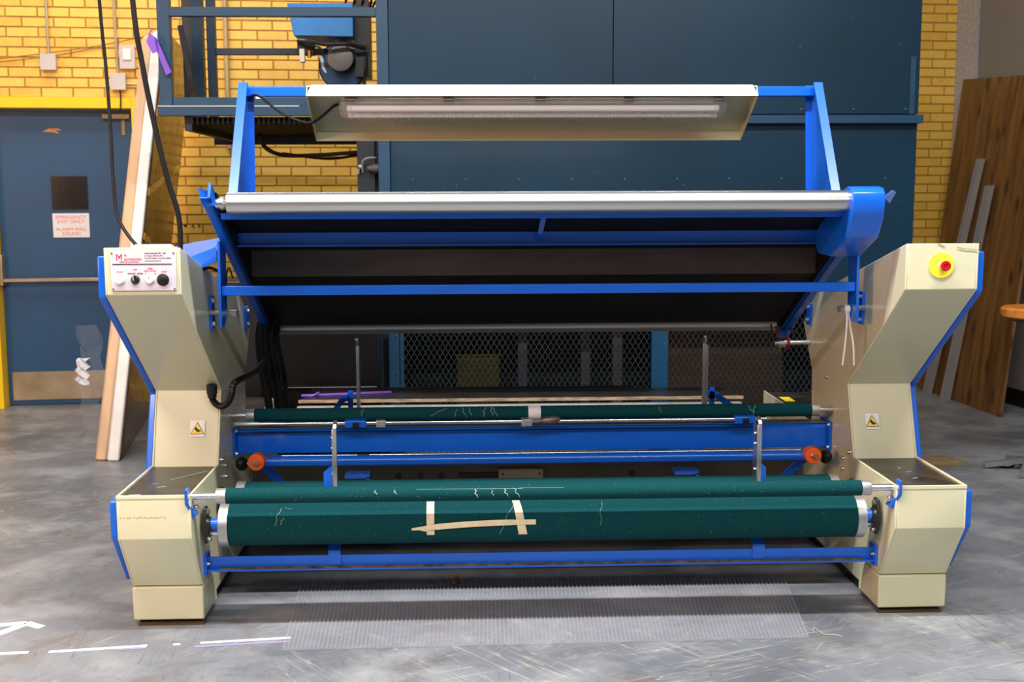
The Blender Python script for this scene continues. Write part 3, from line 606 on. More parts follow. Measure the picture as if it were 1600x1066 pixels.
for sd in (-1, 1):
    a, b = (XI, XO) if sd > 0 else (-XO, -XI)
    body = Q(MB().exx(inner, a + .007, b - .007), 'side_column', CREAM, bev=.003, label='cream sheet metal column on the ' + ('right, with the emergency stop' if sd > 0 else 'left, with the control panel'))
    Q(MB().exx(prof, a, a + .008), 'side_sheet', CREAM, body, bev=.003)
    Q(MB().exx(prof, b - .008, b), 'side_sheet', CREAM, body, bev=.003)
    Q(MB().box(a, b, 4.098, 4.106, .518, .532), 'lip', CREAM, body, bev=.002)
    c0, c1 = (b + .003, b + .032) if sd > 0 else (a - .032, a - .003)
    Q(MB().exx(bprof, c0, c1), 'side_cover', BLUE, body, bev=.006, label='blue side cover')
    Q(MB().box(a, b, 4.245, 4.47, .018, .146), 'plinth', CREAM, body, bev=.006)
    Q(MB().box(a + (.008 if sd > 0 else 0), b - (0 if sd > 0 else .008), 4.47, 6.0, .045, .148), 'base_skirt', CREAM, body, bev=.003)
    Q(MB().box(a + .02, b - .02, 4.265, 5.95, 0, .045), 'dark_gap_runner', RUBBER, body)  # black box standing in for the dark gap under the base
    Q(MB().box(a + (.0 if sd > 0 else .02), b - (.02 if sd > 0 else 0), 4.238, 4.262, 0, .007), 'foot_block', mat('rusty_edge', srgb(74, 56, 28), .7), body, label='rusty brown edge under the foot')
    Q(MB().box(a + .010, b - .010, 4.11, 4.58, .519, .524), 'step_mat', MATBLK, body, label='worn black anti-slip mat')
    Q(MB().box(a + .010, b - .010, 5.18, 6.02, .549, .554), 'step_mat', MATBLK, body, label='black anti-slip mat at the rear')
    sticker(4.6265, .666, (-1.362 if sd < 0 else 1.362), body, .3546)
    xi = sd * (XI - .001); ax = (-sd, 0, 0)
    for y, z in ((4.63, .54), (4.70, .50), (4.70, .455), (4.93, .66), (4.95, .80)): bolt(xi, y, z, ax, body, .006)
    # blue hinge plates that carry the viewing board
    for y0, z0, z1 in ((4.50, 1.078, 1.208), (5.20, 1.00, 1.10)):
        m0 = Q(MB().box(*(sorted((sd * (XI - .012), sd * XI))), y0, y0 + .055, z0, z1), 'hinge_plate', BLUE, mc, bev=.002)
        bolt(sd * (XI - .012), y0 + .02, z0 + .02, ax, m0); bolt(sd * (XI - .012), y0 + .02, z1 - .02, ax, m0)
    Q(MB().cyl((sd * XI, 4.50, 1.145), (sd * 1.155, 4.46, 1.145), .010).cyl((sd * 1.215, 4.47, 1.145), (sd * 1.155, 4.455, 1.145), .0135), 'pivot_shaft', ALU)

for sd, sp in ((-1, [(-1.50, 4.14, -1.46, 4.145, .008), (-1.46, 4.30, -1.44, 4.31, .003), (-1.41, 4.36, -1.30, 4.50, .003), (-1.43, 4.25, -1.40, 4.26, .004)]), (1, [(1.39, 4.40, 1.41, 4.42, .004), (1.40, 4.34, 1.425, 4.35, .004), (1.385, 4.24, 1.41, 4.25, .005)])):
    mb = MB()
    for a, b_, c, d, w_ in sp: mb.bar((a, b_, .5242), (c, d, .5242), w_, .0006)
    o = Q(mb, 'paint_scuffs', LINT, smooth=False); o['kind'] = 'stuff'
mb = MB()
for i in range(14): x = -1.525 + i * .012; mb.bar((x, 4.0995, .452 + random.uniform(-.003, .003)), (x + random.uniform(.004, .011), 4.0995, .452 + random.uniform(-.003, .003)), .0006, .0016, (0, 1, 0))
o = Q(mb, 'scrape_marks', GINK, smooth=False); o['kind'] = 'stuff'
# control panel, left column front
cp = Q(MB().box(-1.512, -1.287, 4.083, 4.089, 1.262, 1.400), 'control_panel', PLATE, mc, bev=.002, label='pale control plate with red and black print and four controls')
yy = 4.0825
def ct(body, s, m, x, z, **k): return text('panel_lettering', body, s, m, cp, (x, yy, z), shift=(0, 5.0, 0), **k)
Q(MB().box(-1.504, -1.301, yy - .0008, yy + .001, 1.3535, 1.3565), 'printed_line', INK, cp)
ct('M', .032, RED, -1.492, 1.368, sx=.95); ct('ta', .011, RED, -1.463, 1.383); ct('acrosonic', .0155, RED, -1.463, 1.368, sx=.98)
Q(MB().lathe((-1.4795, yy, 1.379), (0, -1, 0), [(0, .0035), (.0012, .003)], 12), 'printed_emblem', RED, cp)
ct('TEXTILE MACHINERY', .0068, PINKRED, -1.480, 1.3605, sx=1.05)
for i, (tx, m_) in enumerate([('VIALE GALILEI 98 / 100', INK), ('Via Galilei 98/100 PO', GINK), ('Tel. 0574 00000 - Fax 0574 00000', GINK), ('www.macrosonic.it', GINK)]):
    ct(tx, .0072 if i else .0075, m_, -1.394, 1.390 - i * .0085, sx=.9 if i == 2 else 1)
ct('START', .0075, PINKRED, -1.4795, 1.3255, align='CENTER'); ct('OFF', .0075, PINKRED, -1.4275, 1.334, align='CENTER')
ct('I', .007, GINK, -1.4275, 1.325, align='CENTER'); ct('FORWARD', .0065, INK, -1.4405, 1.3205, align='CENTER', sx=.8); ct('REVERSE', .0065, INK, -1.411, 1.3205, align='CENTER', sx=.8)
ct('SPEED', .0072, PINKRED, -1.376, 1.337, align='CENTER'); ct('REGULATION', .0072, PINKRED, -1.376, 1.329, align='CENTER', sx=.95); ct('0', .007, INK, -1.394, 1.320); ct('10', .006, INK, -1.362, 1.320)
ct('STOP', .0075, PINKRED, -1.328, 1.326, align='CENTER')
def knob(x, z, r, l_, m, lab, pr=None):
    k = Q(MB().lathe((x, yy, z), (0, -1, 0), pr or [(0, r * 1.12), (.003, r * 1.12), (.004, r), (l_, r * .96), (l_ + .002, r * .8)], 28), 'knob', m, cp, label=lab); return k
knob(-1.4795, 1.301, .0145, .016, WHITEP, 'white push button')
knob(-1.4275, 1.3015, .0135, .008, INK, 'black selector switch'); Q(MB().bar((-1.4275, 4.069, 1.286), (-1.4275, 4.069, 1.317), .008, .014, (0, 1, 0)), 'selector_grip', INK, cp); Q(MB().box(-1.4305, -1.4285, 4.060, 4.0645, 1.300, 1.316), 'pointer_line', WHITEP, cp)
knob(-1.376, 1.302, .0138, .018, WHITEP, 'white speed knob'); Q(MB().box(-1.3775, -1.3755, 4.0615, 4.0640, 1.304, 1.314), 'pointer_line', GINK, cp)
knob(-1.328, 1.3015, .014, .02, RUBBER, 'large black mushroom button', [(0, .012), (.012, .012), (.016, .02), (.022, .0215), (.028, .018), (.031, .009)])
for x in (-1.505, -1.294):
    for z in (1.269, 1.393): Q(MB().lathe((x, yy, z), (0, -1, 0), [(0, .0035), (.0015, .003)], 10), 'screw', ZINC, cp)
# emergency stop, right column front
es = Q(MB().lathe((1.400, 4.089, 1.334), (0, -1, 0), [(0, .0445), (.002, .0455), (.004, .0445)], 44), 'emergency_stop', DISCY, mc, label='round yellow emergency stop plate with red button')
Q(MB().lathe((1.401, 4.085, 1.334), (0, -1, 0), [(0, .013), (.02, .013)], 24), 'button_stem', WHITEP, es)
Q(MB().lathe((1.402, 4.065, 1.334), (0, -1, 0), [(0, .012), (.003, .018), (.014, .0185), (.017, .0165), (.018, .010), (.0155, .009), (.0155, .002)], 32), 'button_cap', REDP, es)
Q(MB().path([(1.455, 4.087, 1.398), (1.485, 4.087, 1.392), (1.505, 4.087, 1.391), (1.53, 4.087, 1.388)], .0012, 4).path([(1.385, 4.088, 1.412), (1.40, 4.088, 1.405), (1.41, 4.088, 1.400)], .0012, 4), 'paint_crack', GINK)
# service box on the left column top
Q(MB().exx([(4.13, 1.405), (4.13, 1.422), (4.30, 1.385), (4.30, 1.36)], -1.44, -1.31), 'connection_box', mat('pale_grey_box', srgb(214, 212, 206), .4), bev=.004)
# hanging supply cables
tag(MB().path([(-1.66, 4.35, 4.6), (-1.62, 4.35, 3.2), (-1.588, 4.35, 2.285), (-1.576, 4.35, 2.061), (-1.563, 4.33, 1.834), (-1.553, 4.3, 1.65), (-1.532, 4.27, 1.511), (-1.455, 4.22, 1.412), (-1.41, 4.22, 1.40)], .0062, 10).build('supply_cable', CABLE), 'thinner left black cable hanging down to the control column', 'cable', 'cables hanging from the ceiling')
tag(MB().path([(-1.62, 4.5, 4.6), (-1.53, 4.45, 3.0), (-1.484, 4.4, 2.294), (-1.459, 4.4, 2.067), (-1.426, 4.4, 1.86), (-1.384, 4.4, 1.65), (-1.352, 4.4, 1.533), (-1.345, 4.4, 1.44), (-1.352, 4.4, 1.34)], .0098, 10).build('supply_cable', CABLE), 'thicker right black cable hanging behind the control column top', 'cable', 'cables hanging from the ceiling')

# viewing board
ay = lambda s: (4.12 + s * 1.21, 1.60 - s * .62)
for sd in (-1, 1):
    arm = MB()
    p, q = ay(-.01 if sd < 0 else .03), ay(1.0)
    nx, nz = .456 * .03, .89 * .03
    arm.exx([(p[0] - nx, p[1] - nz), (q[0] - nx, q[1] - nz), (q[0] + nx, q[1] + nz), (p[0] + nx, p[1] + nz)], *sorted((sd * 1.165, sd * 1.175)))
    arm.exx([(p[0] - nx, p[1] - nz), (q[0] - nx, q[1] - nz), (q[0] - nx * .8, q[1] - nz * .8), (p[0] - nx * .8, p[1] - nz * .8)], *sorted((sd * 1.165, sd * 1.20)))
    Q(arm, 'board_arm', BLUE, bev=.001)
    if sd < 0: Q(MB().add([(-1.205, 4.10, 1.615), (-1.165, 4.12, 1.603), (-1.150, 4.14, 1.555), (-1.195, 4.10, 1.553), (-1.205, 4.112, 1.615), (-1.165, 4.132, 1.603), (-1.150, 4.152, 1.555), (-1.195, 4.112, 1.553)],
                          [(0, 1, 2, 3), (4, 7, 6, 5), (0, 4, 5, 1), (1, 5, 6, 2), (2, 6, 7, 3), (3, 7, 4, 0)]), 'arm_tab', BLUE)
    # bracket plate hanging from the arm to the pivot
    Q(MB().exx([(4.395, 1.422), (4.50, 1.40), (4.49, 1.14), (4.44, 1.098), (4.385, 1.10), (4.385, 1.14)], *sorted((sd * 1.200, sd * 1.210))), 'pivot_bracket', BLUE, bev=.001)
    # lamp post: tapered web with flanges
    web = MB().exx([(4.56, 1.38), (4.98, 2.05), (5.06, 2.05), (4.97, 1.17)], *sorted((sd * 1.198, sd * 1.203)))
    Q(web, 'lamp_post_web', BLUE)
    fx = sorted((sd * 1.185, sd * 1.222))
    Q(MB().exx([(4.55, 1.38), (4.56, 1.375), (4.985, 2.052), (4.972, 2.056)], *fx), 'lamp_post', BLUE, bev=.001)
    Q(MB().exx([(4.97, 1.18), (4.976, 1.18), (5.066, 2.05), (5.06, 2.05)], *sorted((sd * 1.175, sd * 1.203))), 'lamp_post_flange', BLUE)
Q(MB().box(-1.20, 1.20, 5.0, 5.045, 2.0, 2.042), 'lamp_crossbar', BLUE, bev=.004)
# black board seen from below: upper panel, upright face, lower panel
Q(MB().exx([(4.18, 1.575), (4.80, 1.362), (4.805, 1.372), (4.185, 1.585)], -1.165, 1.165), 'board_panel', BLACKB, label='black upper half of the inspection board')
for sd in (-1, 1): Q(MB().exx([(4.17, 1.60), (4.80, 1.375), (5.34, 1.0), (5.30, .985), (4.80, 1.24), (4.20, 1.55)], *sorted((sd * 1.158, sd * 1.1645))), 'board_side', BLACKB)
Q(MB().box(-1.158, 1.158, 4.78, 4.79, 1.262, 1.374), 'board_fascia', BROWNB, bev=.002, label='dull brown-black fascia')
Q(MB().exx([(4.79, 1.262), (5.33, .985), (5.335, .995), (4.795, 1.272)], -1.165, 1.165), 'board_panel', BLACKB, label='black lower half of the inspection board')
Q(MB().box(-1.15, 1.11, 4.19, 4.21, 1.505, 1.528), 'cross_rail', BLUE, bev=.001)
q = Q(MB().box(-1.17, 1.14, 4.53, 4.535, 1.400, 1.447).box(-1.17, 1.14, 4.50, 4.535, 1.395, 1.401), 'cross_rail', BLUE)
Q(MB().bar((-.005, 4.20, 1.515), (-.005, 4.52, 1.42), .018, .012), 'divider', BLUE)
Q(MB().box(-1.20, 1.20, 4.40, 4.425, 1.217, 1.253), 'front_rail', BLUE, bev=.003)
tr_ = Q(MB().lathe((-1.120, 4.16, 1.562), (1, 0, 0), [(0, .030), (.002, .0385), (2.205, .0385), (2.207, .03)], 48), 'top_roller', STEEL, label='brushed steel top roller')
Q(MB().lathe((-1.165, 4.16, 1.562), (1, 0, 0), [(0, .010), (.01, .018), (.02, .018), (.022, .024), (.035, .024), (.045, .016)], 14), 'roller_journal', ZINC, tr_)
q = [(4.145 + .062 * math.cos(a), 1.565 + .062 * math.sin(a)) for a in [math.radians(200 - i * 18) for i in range(13)]]
q = [(4.075, 1.56), (4.085, 1.595), (4.115, 1.615), (4.16, 1.618), (4.20, 1.60), (4.50, 1.45), (4.47, 1.385), (4.20, 1.375), (4.155, 1.40), (4.09, 1.50)]
q = [(4.085, 1.555), (4.09, 1.585), (4.115, 1.607), (4.16, 1.612), (4.21, 1.60), (4.50, 1.452), (4.46, 1.38), (4.30, 1.372), (4.12, 1.47), (4.09, 1.52)]
q = [(4.095, 1.56), (4.10, 1.59), (4.12, 1.608), (4.16, 1.614), (4.22, 1.60), (4.56, 1.43), (4.50, 1.36), (4.34, 1.355), (4.16, 1.43), (4.11, 1.50)]
Q(MB().exx(q, 1.078, 1.195), 'roller_end_cover', BLUE, bev=.004, label='rounded blue drive cover on the right roller end')
Q(MB().add([(1.195, 4.11, 1.575), (1.222, 4.10, 1.600), (1.240, 4.12, 1.592), (1.225, 4.14, 1.553), (1.195, 4.125, 1.575), (1.222, 4.115, 1.600), (1.240, 4.135, 1.592), (1.225, 4.155, 1.553)],
           [(0, 1, 2, 3), (4, 7, 6, 5), (0, 4, 5, 1), (1, 5, 6, 2), (2, 6, 7, 3), (3, 7, 4, 0)]), 'arm_tab', BLUE)
lr = Q(MB().lathe((-1.15, 5.31, .992), (1, 0, 0), [(0, .02), (.002, .028), (2.285, .028), (2.29, .02)], 32), 'lower_roller', mat('dull_steel', srgb(190, 190, 186), .35, .7, var=.08, scale=20, stretch=(.05, 1, 1)), label='dull steel lower roller')
Q(MB().path([(1.13, 5.28, .985), (1.15, 5.26, .93), (1.16, 5.24, .91)], .006, 6).lathe((1.165, 5.22, .918), (1, 0, 0), [(0, .034), (.008, .034)], 20), 'drive_belt', REDB, lr)
Q(MB().cyl((1.11, 5.22, .918), (1.27, 5.22, .918), .012).cyl((1.125, 5.22, .918), (1.165, 5.22, .918), .02), 'idler_shaft', CHROME)
Q(MB().path([(1.10, 5.25, 1.0), (1.105, 5.24, .95), (1.12, 5.24, .93)], .004, 6).path([(1.15, 5.3, 1.01), (1.2, 5.27, 1.03), (1.19, 5.25, .98), (1.22, 5.24, .96)], .006, 6), 'wiring', RUBBER)
Q(MB().bar((-1.20, 5.25, 1.03), (-1.17, 5.30, .95), .02, .05), 'arm_end', BLUE); Q(MB().bar((1.20, 5.28, 1.02), (1.17, 5.32, .93), .02, .05), 'arm_end', BLUE)
# blue channel from the left column to the bracket
Q(MB().add([(-1.46, 4.50, 1.375), (-1.36, 4.42, 1.345), (-1.215, 4.40, 1.402), (-1.225, 4.52, 1.43), (-1.40, 4.62, 1.40),
            (-1.42, 4.50, 1.30), (-1.35, 4.42, 1.285), (-1.215, 4.40, 1.345), (-1.225, 4.52, 1.36), (-1.40, 4.62, 1.32)],
           [(0, 1, 2, 3, 4), (5, 9, 8, 7, 6), (0, 5, 6, 1), (1, 6, 7, 2), (2, 7, 8, 3), (3, 8, 9, 4), (4, 9, 5, 0)]), 'cable_channel', BLUE, bev=.002)
Q(MB().path([(-1.30, 4.45, 1.30), (-1.25, 4.43, 1.32), (-1.21, 4.45, 1.30)], .006, 6).path([(-1.19, 4.44, 1.26), (-1.185, 4.43, 1.30), (-1.175, 4.43, 1.32), (-1.165, 4.44, 1.28)], .003, 6), 'lead', CABLE)
# cable harness and conduit on the left
for i, (dx_, dy_) in enumerate(((0, 0), (.022, .04), (-.02, .06), (.045, .02), (.06, .07), (-.03, .1))):
    Q(MB().path([(-1.13 + dx_, 5.22 + dy_, 1.09), (-1.18 + dx_, 5.18 + dy_, 1.04), (-1.20 + dx_, 5.18 + dy_, .95), (-1.19 + dx_ * 1.2, 5.2 + dy_, .8), (-1.17 + dx_, 5.2 + dy_, .66), (-1.17 + dx_, 5.2 + dy_, .56)], .012, 8), 'cable_harness', CABLE)
hz_ = Q(MB().path([(-1.298, 4.62, .80), (-1.296, 4.62, .785), (-1.284, 4.62, .768), (-1.262, 4.62, .758), (-1.240, 4.63, .770), (-1.226, 4.64, .80), (-1.219, 4.65, .838), (-1.206, 4.70, .852), (-1.180, 4.9, .852), (-1.17, 5.1, .87)], .0125, 12, 10, True), 'corrugated_conduit', RUBBER)
Q(MB().lathe((-1.298, 4.62, .795), (0, 0, 1), [(0, .018), (.012, .018), (.014, .021), (.05, .021), (.053, .015)], 18), 'conduit_cap', RUBBER, hz_)
# cable tie tails on the right pivot
Q(MB().path([(1.185, 4.455, 1.16), (1.186, 4.448, 1.10), (1.183, 4.45, 1.02), (1.176, 4.455, .925)], .0035, 6).path([(1.19, 4.455, 1.155), (1.20, 4.45, 1.08), (1.215, 4.45, 1.0), (1.221, 4.455, .925)], .0035, 6).lathe((1.178, 4.456, 1.145), (1, 0, 0), [(0, .0165), (.018, .0165)], 14), 'cable_tie', WHITEP, label='white cable ties with long hanging tails')

# lamp hood
E1 = Vector((0, 4.60, 1.969)); E2 = Vector((0, 4.88, 1.810)); U = (E2 - E1).normalized(); N = Vector((0, .493, .870)); L_ = (E2 - E1).length
X0, X1 = -.895, .858
def hp(x, u, n): v = E1 + U * u + N * n; return (x, v.y, v.z)
def hbox(x0, x1, u0, u1, n0, n1): return MB().add([hp(x, u, n) for x in (x0, x1) for u in (u0, u1) for n in (n0, n1)], [(0, 1, 3, 2), (4, 6, 7, 5), (0, 4, 5, 1), (2, 3, 7, 6), (0, 2, 6, 4), (1, 5, 7, 3)])
hood = Q(hbox(X0 + .003, X1 - .003, 0.002, L_ - .002, .044, .048), 'lamp_hood', CREAM, label='shallow cream lamp hood')
Q(MB().add([hp(X0, 0, 0), hp(X1, 0, 0), hp(X1 - .018, -.004, .048), hp(X0 + .018, -.004, .048), hp(X0, .003, 0), hp(X1, .003, 0), hp(X1 - .018, .002, .048), hp(X0 + .018, .002, .048)],
           [(0, 1, 2, 3), (4, 7, 6, 5), (0, 4, 5, 1), (1, 5, 6, 2), (2, 6, 7, 3), (3, 7, 4, 0)]), 'hood_lip', CREAM, hood)
Q(hbox(X0, X1, L_ - .003, L_, 0, .05), 'hood_lip', CREAM, hood); Q(hbox(X0, X0 + .003, 0, L_, 0, .048), 'hood_end', CREAM, hood); Q(hbox(X1 - .003, X1, 0, L_, 0, .048), 'hood_end', CREAM, hood)
Q(MB().box(-.6, -.55, 4.86, 5.0, 1.96, 2.0).box(.5, .55, 4.86, 5.0, 1.96, 2.0), 'hood_bracket', BLUE, hood)
fx0, fx1 = -.775, .745
fb = Q(hbox(fx0 + .01, fx1 - .01, .035, .155, .012, .045), 'lamp_base', mat('lamp_base_grey', srgb(190, 188, 184), .4), mc, bev=.004)
cov = MB(); ns = 7
ring = [(.045, .014), (.052, -.012), (.075, -.034), (.095, -.040), (.115, -.034), (.140, -.012), (.147, .014)]
vs = [hp(x, u + (L_ - .32), n) for x in (fx0, fx0 + .03, fx1 - .03, fx1) for u, n in ([(.096 + (u_ - .096) * (.8 if x in (fx0, fx1) else 1), n_ * (.5 if x in (fx0, fx1) else 1)) for u_, n_ in ring])]
fs = [(r * ns + i, r * ns + i + 1, (r + 1) * ns + i + 1, (r + 1) * ns + i) for r in range(3) for i in range(ns - 1)] + [tuple(range(ns)), tuple(range(3 * ns, 4 * ns))]
Q(cov.add(vs, fs), 'lamp_cover', GLASS, fb, label='clear ribbed plastic lamp cover')
rbm = MB()
for i in range(150):
    x = fx0 + .04 + i * (fx1 - fx0 - .08) / 150
    a = hp(x, .062, -.030); b_ = hp(x, .134, -.030); rbm.bar(a, b_, .003, .003)
ro = Q(rbm, 'cover_ribs', GLASS, fb, smooth=False); ro['kind'] = 'stuff'
for u in (.075, .118):
    Q(MB().cyl(hp(fx0 + .05, u, -.008), hp(fx1 - .05, u, -.008), .013, 16), 'lamp_tube', TUBE, fb)
    for x in (fx0 + .03, fx1 - .05): Q(MB().cyl(hp(x, u, -.008), hp(x + .02, u, -.008), .0145, 14), 'tube_socket', WHITEP, fb)
for x in (-.73, -.35, .008, .355, .71): Q(hbox(x - .02, x + .02, .022, .034, -.004, .03), 'cover_clip', GREYM, fb, bev=.002)
Q(MB().path([(-1.185, 4.99, 1.985), (-1.16, 4.95, 2.0), (-1.12, 4.9, 1.99), (-1.04, 4.82, 1.93), (-.97, 4.78, 1.893), (-.90, 4.75, 1.876), (-.85, 4.72, 1.90), (-.80, 4.70, 1.938), (-.775, 4.70, 1.945)], .0055, 8), 'lamp_lead', CABLE)
Q(MB().box(-1.155, -1.13, 4.985, 5.0, 1.99, 2.0), 'cable_clip', WHITEP)

# rollers
def felt_roller(y, z, r, xh, caplen, shaft_r, xs, lab, rim=False):
    o = Q(MB().lathe((-xh, y, z), (1, 0, 0), [(0, r * .9), (.001, r), (2 * xh - .001, r), (2 * xh, r * .9)], 48), 'felt_roller', GREEN, label=lab)
    for sd in (-1, 1):
        p0 = sd * xh
        Q(MB().lathe((p0, y, z), (sd, 0, 0), [(-.002, r * (1.04 if rim else .98)), (caplen - .003, r * (1.04 if rim else .98)), (caplen, r * .95), (caplen + .0005, r * .3)], 40), 'end_cap', ALU, o)
        Q(MB().cyl((p0 + sd * caplen, y, z), (sd * xs, y, z), shaft_r, 18), 'shaft', CHROME if not rim else BLUE, o)
    return o
f1 = felt_roller(4.13, .519, .0285, 1.152, .034, .0125, 1.29, 'slim dark green felt roller at the very front')
f2 = felt_roller(4.25, .381, .079, 1.165, .034, .023, 1.262, 'thick dark green felt roller at the front, tape on it', True)
f3 = felt_roller(4.535, .392, .0775, 1.160, .034, .023, 1.262, 'thick dark green felt roller behind the front one', True)
f4 = felt_roller(4.85, .677, .0285, 1.175, .034, .0095, 1.272, 'slim dark green felt roller above the blue beam')
for y in (4.25, 4.535):
    for sd in (-1, 1):
        x = sd * 1.262; hx = sorted((x, sd * 1.248))
        fb_ = Q(MB().exx([(y - .018, .38 + .066), (y + .014, .38 + .070), (y + .038, .39), (y + .040, .37), (y + .018, .38 - .066), (y - .014, .38 - .070), (y - .038, .37), (y - .040, .39)], *hx), 'flange_bearing', DGREY, bev=.004)
        Q(MB().lathe((sd * 1.248, y, .379), (-sd, 0, 0), [(0, .034), (.010, .030), (.014, .024), (.018, .022)], 24), 'bearing_boss', DGREY, fb_)
        bolt(sd * 1.248, y - .004, .379 + .052, (-sd, 0, 0), fb_, .009); bolt(sd * 1.248, y + .004, .379 - .054, (-sd, 0, 0), fb_, .009)
        Q(MB().lathe((sd * 1.240, y - .03, .40), (-.3 * sd, -1, .2), [(0, .004), (.012, .003)], 8), 'grease_nipple', mat('green_cap', srgb(10, 130, 100), .4), fb_)
for sd in (-1, 1):
    # blue bracket that holds the slim front roller
    xa, xb, xc, xd = sd * 1.290, sd * 1.281, sd * 1.268, sd * 1.259
    br = Q(MB().add([(xa, 4.088, .552), (xb, 4.088, .552), (xb, 4.088, .506), (xd, 4.118, .448), (xc, 4.118, .440), (xa, 4.088, .500),
                     (xa, 4.128, .552), (xb, 4.128, .552), (xb, 4.128, .506), (xd, 4.168, .448), (xc, 4.168, .440), (xa, 4.128, .500)],
                    [(0, 1, 2, 3, 4, 5), (6, 11, 10, 9, 8, 7), (0, 6, 7, 1), (1, 7, 8, 2), (2, 8, 9, 3), (3, 9, 10, 4), (4, 10, 11, 5), (5, 11, 6, 0)]), 'roller_bracket', BLUE, bev=.001)
    bolt(sd * 1.262, 4.135, .478, (-sd, -1, 0), br, .008)
    # chrome rods beside the big roller
    Q(MB().cyl((sd * 1.16, 4.275, .345), (sd * 1.255, 4.275, .345), .016), 'tie_rod', CHROME)
# tape on the thick roller: follows its surface
def wrap(x0, x1, x0b, x1b, a0, a1, parent, m, y=4.25, z=.381, r=.0795, name='tape_strip', n=9, lab=None):
    vs = []; fs = []
    for k in range(n):
        t_ = k / (n - 1); a = math.radians(a0 + (a1 - a0) * t_); xa = x0 + (x0b - x0) * t_; xb = x1 + (x1b - x1) * t_
        for rr in (r, r + .0012):
            for x in (xa, xb): vs.append((x, y - rr * math.cos(a), z + rr * math.sin(a)))
    for k in range(n - 1):
        b = k * 4; fs += [(b, b + 1, b + 5, b + 4), (b + 2, b + 6, b + 7, b + 3), (b, b + 4, b + 6, b + 2), (b + 1, b + 3, b + 7, b + 5)]
    fs += [(0, 2, 3, 1), (4 * n - 4, 4 * n - 3, 4 * n - 1, 4 * n - 2)]
    return Q(MB().add(vs, fs), name, m, parent, label=lab)
wrap(-.438, -.410, -.437, -.409, 80, -22, f2, TAPE, lab='left upright masking tape strip')
wrap(-.122, -.095, -.100, -.068, 80, -24, f2, TAPE, lab='right upright masking tape strip')
tp = []; 
for k in range(15):
    x = -.492 + k * .0325; s_ = math.sin(k / 14 * math.pi); zc = -.004 + .022 * k / 14 + .008 * s_; hh = .004 + .007 * min(1, k / 3) * (1 if k < 12 else .8)
    yb = 4.25 - .081 - .002 - .006 * s_
    tp.append((x, yb, .379 + zc - hh)); tp.append((x, yb - .001, .379 + zc + hh))
Q(MB().add(tp + [(a, b + .0015, c) for a, b, c in tp], [(2 * k, 2 * k + 2, 2 * k + 3, 2 * k + 1) for k in range(14)] + [(30 + 2 * k, 30 + 2 * k + 1, 30 + 2 * k + 3, 30 + 2 * k + 2) for k in range(14)]), 'tape_strip', TAPE, f2, label='crumpled horizontal masking tape strip')
Q(MB().add([(-.418, 4.168, .372), (-.44, 4.168, .366), (-.46, 4.168, .37), (-.425, 4.168, .384), (-.418, 4.166, .372), (-.44, 4.166, .366), (-.46, 4.166, .37), (-.425, 4.166, .384)], [(0, 1, 2, 3), (4, 7, 6, 5)]), 'tape_fold', TAPE, f2)
wrap(-.030, .022, -.030, .022, 100, -60, f4, WTAPE, y=4.85, z=.677, r=.0290, n=12, lab='white tape band')
# lint and threads caught on the felt
def threads(parent, y, z, r, spec_, m=THREAD):
    mb = MB()
    for x, a0, a1, dx_, rr in spec_:
        pts = [(x + dx_ * k / 4 + .004 * math.sin(k * 2.3), y - (r + .001) * math.cos(math.radians(a0 + (a1 - a0) * k / 4)), z + (r + .001) * math.sin(math.radians(a0 + (a1 - a0) * k / 4))) for k in range(5)]
        mb.path(pts, rr, 4, 3)
    o = Q(mb, 'loose_threads', m, parent); o['kind'] = 'stuff'; return o
threads(f4, 4.85, .677, .0285, [(-.37, 60, -10, -.07, .0008), (-.33, 50, -20, -.01, .0008), (-.31, 70, -30, .02, .0008), (-.28, 60, -10, .01, .0008), (-.21, 70, -20, -.01, .001), (-.19, 70, -10, .01, .001), (-.18, 60, -20, .02, .001), (-.72, 60, 0, -.01, .0008), (.52, 50, 0, .01, .0006), (.93, 60, -20, -.01, .001), (.92, -10, 50, -.02, .001)])
threads(f1, 4.13, .519, .0285, [(-.26, 40, -20, .008, .0022), (-.20, 35, -10, .006, .0012), (-.155, 40, -10, .012, .0022), (-.12, 45, -20, .02, .0014), (-.62, 40, 10, .008, .0014), (-.55, 40, 10, .008, .0014), (-.47, 45, 40, .38, .0008), (-.1, 45, 42, .16, .0008)])
threads(f2, 4.25, .381, .079, [(-.11, 75, -20, -.06, .0007), (.21, 70, 0, -.01, .0006), (-.97, 60, 10, -.02, .0008), (-.93, 55, 60, -.03, .0008), (-.97, 12, 30, .012, .0008)])
lm = MB()
for i in range(200):
    fr_ = random.random()
    if fr_ < .6: y0, z0, r0 = 4.25, .381, .0793
    else: y0, z0, r0 = 4.13, .519, .0288
    x = random.uniform(-1.13, 1.13); a = math.radians(random.uniform(-30, 75)); s_ = random.uniform(.0004, .0012)
    c = Vector((x, y0 - r0 * math.cos(a), z0 + r0 * math.sin(a))); lm.box(c.x - s_, c.x + s_, c.y - s_ * .4, c.y + s_ * .4, c.z - s_ * .6, c.z + s_ * .6)
lo = Q(lm, 'lint_specks', LINT, f2, smooth=False); lo['kind'] = 'stuff'

